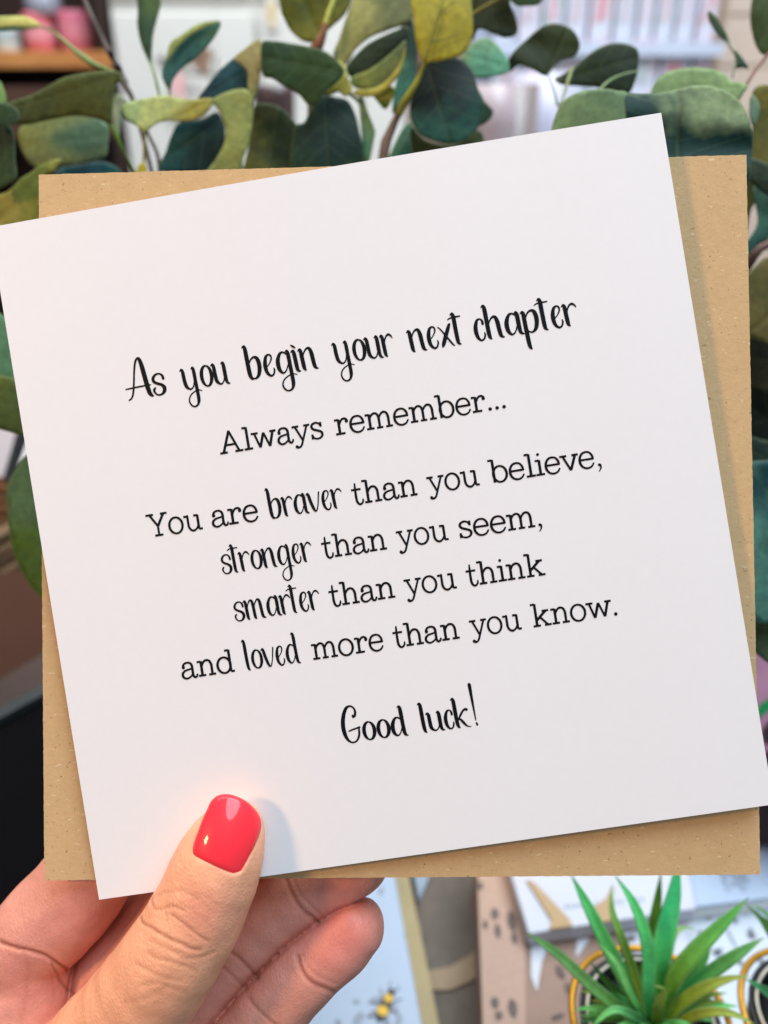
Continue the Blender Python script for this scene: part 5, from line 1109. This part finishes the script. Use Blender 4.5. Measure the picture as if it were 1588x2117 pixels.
for path, w, dp, dk_ in TC:
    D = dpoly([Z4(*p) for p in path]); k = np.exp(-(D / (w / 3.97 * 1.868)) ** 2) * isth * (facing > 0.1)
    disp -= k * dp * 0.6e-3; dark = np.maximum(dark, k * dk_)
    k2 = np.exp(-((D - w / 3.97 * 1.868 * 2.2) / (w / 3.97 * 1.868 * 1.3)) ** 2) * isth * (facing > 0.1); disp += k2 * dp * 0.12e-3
rest = 1 - isth
FC = [ # finger creases in the 1.868x crop
 ([(0, 745), (60, 765), (120, 780), (180, 800), (240, 838), (262, 850)], 9, 1.3, 1.0, 'index'),
 ([(1105, 500), (1130, 560), (1170, 620), (1225, 665)], 11, .7, .8, 'ring'),
 ([(1135, 500), (1155, 550), (1200, 600), (1240, 640)], 8, .3, .4, 'ring'),
 ([(880, 775), (930, 815), (985, 870), (1000, 890)], 10, .6, .7, 'ring'),
 ([(850, 830), (900, 875), (950, 925)], 9, .35, .5, 'ring'),
 ([(1150, 800), (1165, 850), (1205, 900), (1290, 935)], 11, .75, .8, 'little'),
 ([(1165, 790), (1190, 840), (1240, 880), (1300, 905)], 8, .25, .3, 'little'),
 ([(960, 960), (1000, 1010), (1060, 1060), (1120, 1090)], 10, .4, .4, 'little'),
 ([(200, 830), (240, 900), (290, 950), (320, 960)], 8, .6, .8, 'index'),
 ([(90, 780), (110, 860), (100, 960), (80, 1059)], 16, .25, .25, 'index'),
 ([(160, 800), (200, 880), (210, 960)], 14, .2, .2, 'index'),
]
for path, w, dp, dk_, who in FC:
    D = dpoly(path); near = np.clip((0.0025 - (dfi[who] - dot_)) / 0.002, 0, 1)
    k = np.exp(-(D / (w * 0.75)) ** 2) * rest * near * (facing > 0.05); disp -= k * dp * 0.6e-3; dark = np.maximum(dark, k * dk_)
# flesh: gentle lumps
s3 = pts * 1000
disp += 0.00012 * np.sin(s3[:, 0] * 0.55 + 1.3 * np.sin(s3[:, 1] * .31)) * np.sin(s3[:, 1] * 0.47 + 0.7)
# knuckle of the thumb narrows just below the nail, joint slightly wider
pts = pts + N_ * disp[:, None]

# nail: surface fitted over the thumb tip
NO = [(1000, 172), (1030, 112), (1078, 72), (1140, 60), (1205, 72), (1272, 100), (1340, 150), (1390, 210), (1414, 272), (1410, 345), (1380, 425), (1345, 505), (1305, 590), (1268, 662), (1238, 686), (1198, 690), (1150, 670), (1090, 640), (1000, 597), (930, 562), (888, 532), (884, 480), (900, 425), (930, 340), (962, 255)]
NO = [(180 + x / 3.97, 1630 + y / 3.97) for x, y in NO]
npz = catmull(NO, 4, closed=True)
nb = np.array((180 + 1070 / 3.97, 1630 + 628 / 3.97)); ntp = np.array((180 + 1220 / 3.97, 1630 + 75 / 3.97)); nax = (ntp - nb) / np.linalg.norm(ntp - nb); nnx = np.array([-nax[1], nax[0]])
selv = (isth > 0.5) & (facing > 0.45)
PA, PB = npz, np.roll(npz, -1, 0)
def dist_n(Q):
    ab = PB - PA; t = np.clip(((Q[:, None] - PA[None]) * ab).sum(2) / ((ab ** 2).sum(1) + 1e-9), 0, 1)
    return np.sqrt((((PA[None] + ab[None] * t[..., None]) - Q[:, None]) ** 2).sum(2)).min(1)
def in_n(Q):
    x, y = Q[:, 0][:, None], Q[:, 1][:, None]
    return ((((PA[None, :, 1] > y) != (PB[None, :, 1] > y)) & (x < (PB[None, :, 0] - PA[None, :, 0]) * (y - PA[None, :, 1]) / (PB[None, :, 1] - PA[None, :, 1] + 1e-12) + PA[None, :, 0])).sum(1) % 2) == 1
idx = np.where(selv & (proj[:, 0] > 380) & (proj[:, 0] < 560) & (proj[:, 1] > 1630) & (proj[:, 1] < 1830))[0]
inn_ = in_n(proj[idx]); dn_ = dist_n(proj[idx]); fit = idx[inn_]
def basis(Q):
    a = (Q - nb) @ nax / 70.0; b = (Q - nb) @ nnx / 70.0; return np.stack([np.ones(len(Q)), a, b, a * a, a * b, b * b], 1)
co, *_r = np.linalg.lstsq(basis(proj[fit]), -pts[fit, 2], rcond=None)
print('nail fit', co); co[5] = 0.0034; co[3] = 0.0010; co[4] = 0.0; co[1] = min(max(co[1], -0.0010), 0.0025)
co[0] += np.percentile(-pts[fit, 2] - basis(proj[fit]) @ co, 45); print(co)
def nail_depth(Q): return basis(Q) @ co
# carve the bed and raise the folds round it
sgn = np.where(inn_, -dn_, dn_)
tgt = nail_depth(proj[idx]) + 0.00050
wbed = np.clip(-sgn / 3.0, 0, 1); curd = -pts[idx, 2]
newd = curd * (1 - wbed) + tgt * wbed
alongn = (proj[idx] - nb) @ nax
fold = np.exp(-((sgn - 9) / 6.0) ** 2) * np.clip((75 - alongn) / 40, 0, 1) * 0.00003
groove = np.exp(-((sgn - 1.0) / 2.2) ** 2) * np.clip((110 - alongn) / 40, 0, 1) * 0.00022
newd = newd - fold + groove * (sgn > -1)
sc_ = newd / curd; pts[idx] *= sc_[:, None]
dark[idx] = np.maximum(dark[idx], np.exp(-((sgn - 1.5) / 3.0) ** 2) * 0.35)
pts = neighbours_avg(pts, 1, 0.35)
N_ = normals(pts)

# skin colour per vertex (pigment and blood, with crease shade and the fingers' ambient pink painted in)
tan_ = np.array(L((240, 174, 134))[:3]); pinkc = np.array(L((226, 160, 140))[:3]); red = np.array(L((226, 128, 118))[:3]); cr_ = np.array(L((150, 84, 58))[:3])
colv = tan_[None] * isth[:, None] + pinkc[None] * rest[:, None]
def near3(zx, zy, d, r): return np.exp(-(((zc_[:, 0] - zx) ** 2 + (zc_[:, 1] - zy) ** 2) / r ** 2))
tipr = np.clip(near3(1340, 690, 0, 150) * 0.7 + near3(1330, 480, 0, 110) * .25 + near3(1230, 800, 0, 110) * .3 + near3(300, 640, 0, 150) * .35 + near3(60, 900, 0, 170) * .35, 0, 1) * rest
colv = colv * (1 - tipr[:, None]) + red[None] * tipr[:, None]
kn = np.clip(near3(790, 640, 0, 110) * .35, 0, 1) * isth; colv = colv * (1 - kn[:, None]) + red[None] * kn[:, None]
mott = (np.sin(s3[:, 0] * 1.1 + 2 * np.sin(s3[:, 1] * .7)) * np.sin(s3[:, 1] * .9 + 1.5 * np.sin(s3[:, 0] * .5)) * 0.5 + 0.5)[:, None] * 0.10
colv = colv * (1 - mott) + red[None] * mott
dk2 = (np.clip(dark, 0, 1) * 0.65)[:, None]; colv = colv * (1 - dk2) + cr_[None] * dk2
def skin_mat():
    m, nt, b = newmat('skin'); at = nt.nodes.new('ShaderNodeAttribute'); at.attribute_name = 'skin_tone'
    tc = nt.nodes.new('ShaderNodeTexCoord'); ob = tc.outputs['Object']
    n1 = noise(nt, 260, 5, 0.7, ob)
    col = mixc(nt, 0.42, at.outputs['Color'], ramp(nt, n1, [(0.3, (0.72, 0.62, 0.60, 1)), (0.7, (1.15, 1.12, 1.1, 1))]), 'MULTIPLY')
    nt.links.new(col, b.inputs['Base Color'])
    b.inputs['Subsurface Weight'].default_value = 0.14; b.inputs['Subsurface Radius'].default_value = (1.0, 0.40, 0.25); b.inputs['Subsurface Scale'].default_value = 0.0016
    b.inputs['Roughness'].default_value = 0.46; b.inputs['Specular IOR Level'].default_value = 0.45
    vo = nt.nodes.new('ShaderNodeTexVoronoi'); vo.feature = 'DISTANCE_TO_EDGE'; vo.inputs['Scale'].default_value = 1500
    mp = nt.nodes.new('ShaderNodeMapping'); mp.inputs['Rotation'].default_value = (0.3, 0.2, 0.9); mp.inputs['Scale'].default_value = (1.0, 0.45, 0.8)
    nt.links.new(ob, mp.inputs[0]); nt.links.new(mp.outputs[0], vo.inputs['Vector'])
    h = math_(nt, 'ADD', math_(nt, 'MULTIPLY', vo.outputs['Distance'], 1.2), math_(nt, 'MULTIPLY', n1, 0.8))
    h = math_(nt, 'ADD', h, math_(nt, 'MULTIPLY', noise(nt, 1.0, 2, 0.5, ob, ((1500, 420, 900), (0, 0, 0.75))), 0.9))
    bump(nt, b, h, 0.48, 0.0002); return m
M['skin'] = skin_mat()
hroot_loc = toW(np.array([-0.075, -0.15, -0.2]))
person = root('person', 'left hand with a red painted thumbnail holding the card and envelope from below', 'person', hroot_loc)
RMn = np.array(RM); Wp = pts @ RMn.T + np.array(CAM) - np.array(hroot_loc)
me = bpy.data.meshes.new('hand'); me.vertices.add(len(Wp)); me.vertices.foreach_set('co', Wp.astype(np.float32).ravel())
me.loops.add(len(quads) * 4); me.loops.foreach_set('vertex_index', quads.astype(np.int32).ravel())
me.polygons.add(len(quads)); me.polygons.foreach_set('loop_start', np.arange(0, len(quads) * 4, 4, dtype=np.int32))
me.update(calc_edges=True); me.validate(); me.polygons.foreach_set('use_smooth', [True] * len(me.polygons))
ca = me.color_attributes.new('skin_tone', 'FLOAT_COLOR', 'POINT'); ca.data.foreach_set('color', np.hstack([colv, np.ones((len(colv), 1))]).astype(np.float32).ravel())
me.materials.append(M['skin'])
hand_o = bpy.data.objects.new('hand', me); COL.objects.link(hand_o); hand_o.parent = person; ORG[hand_o.name] = Vector(hroot_loc)

def polish():
    m, nt, b = newmat('coral_nail_polish'); f = noise(nt, 200, 2)
    nt.links.new(mixc(nt, f, L((252, 54, 64)), L((250, 46, 60))), b.inputs['Base Color'])
    b.inputs['Roughness'].default_value = 0.35; b.inputs['Specular IOR Level'].default_value = 0.12; b.inputs['Coat Weight'].default_value = 0.55; b.inputs['Coat Roughness'].default_value = 0.05
    b.inputs['Subsurface Weight'].default_value = 0.05; b.inputs['Subsurface Scale'].default_value = 0.001
    return m
gxn = np.array([(x, y) for x in np.arange(395, 545, 3.0) for y in np.arange(1640, 1812, 3.0)]); gxn = gxn[in_n(gxn)]; gxn = gxn[dist_n(gxn) > 1.8]
allp = np.vstack([npz, gxn]); n = len(npz)
vv, ee, ff, *_r = geometry.delaunay_2d_cdt([Vector(p) for p in allp], [(i, (i + 1) % n) for i in range(n)], [], 1, 0.01)
Q = np.array([(v.x, v.y) for v in vv]); dd = dist_n(Q); D = nail_depth(Q) - 0.00036 - 0.00034 * np.sqrt(np.clip(dd / 12.0, 0, 1) * (2 - np.clip(dd / 12.0, 0, 1)))
nl = mk('nail', [U(q[0], q[1], d_) for q, d_ in zip(Q, D)], ff, polish(), hand_o, smooth=True, label='glossy coral red painted thumbnail')
solid(nl, 0.00045, -1)
print('done', len(bpy.data.objects))
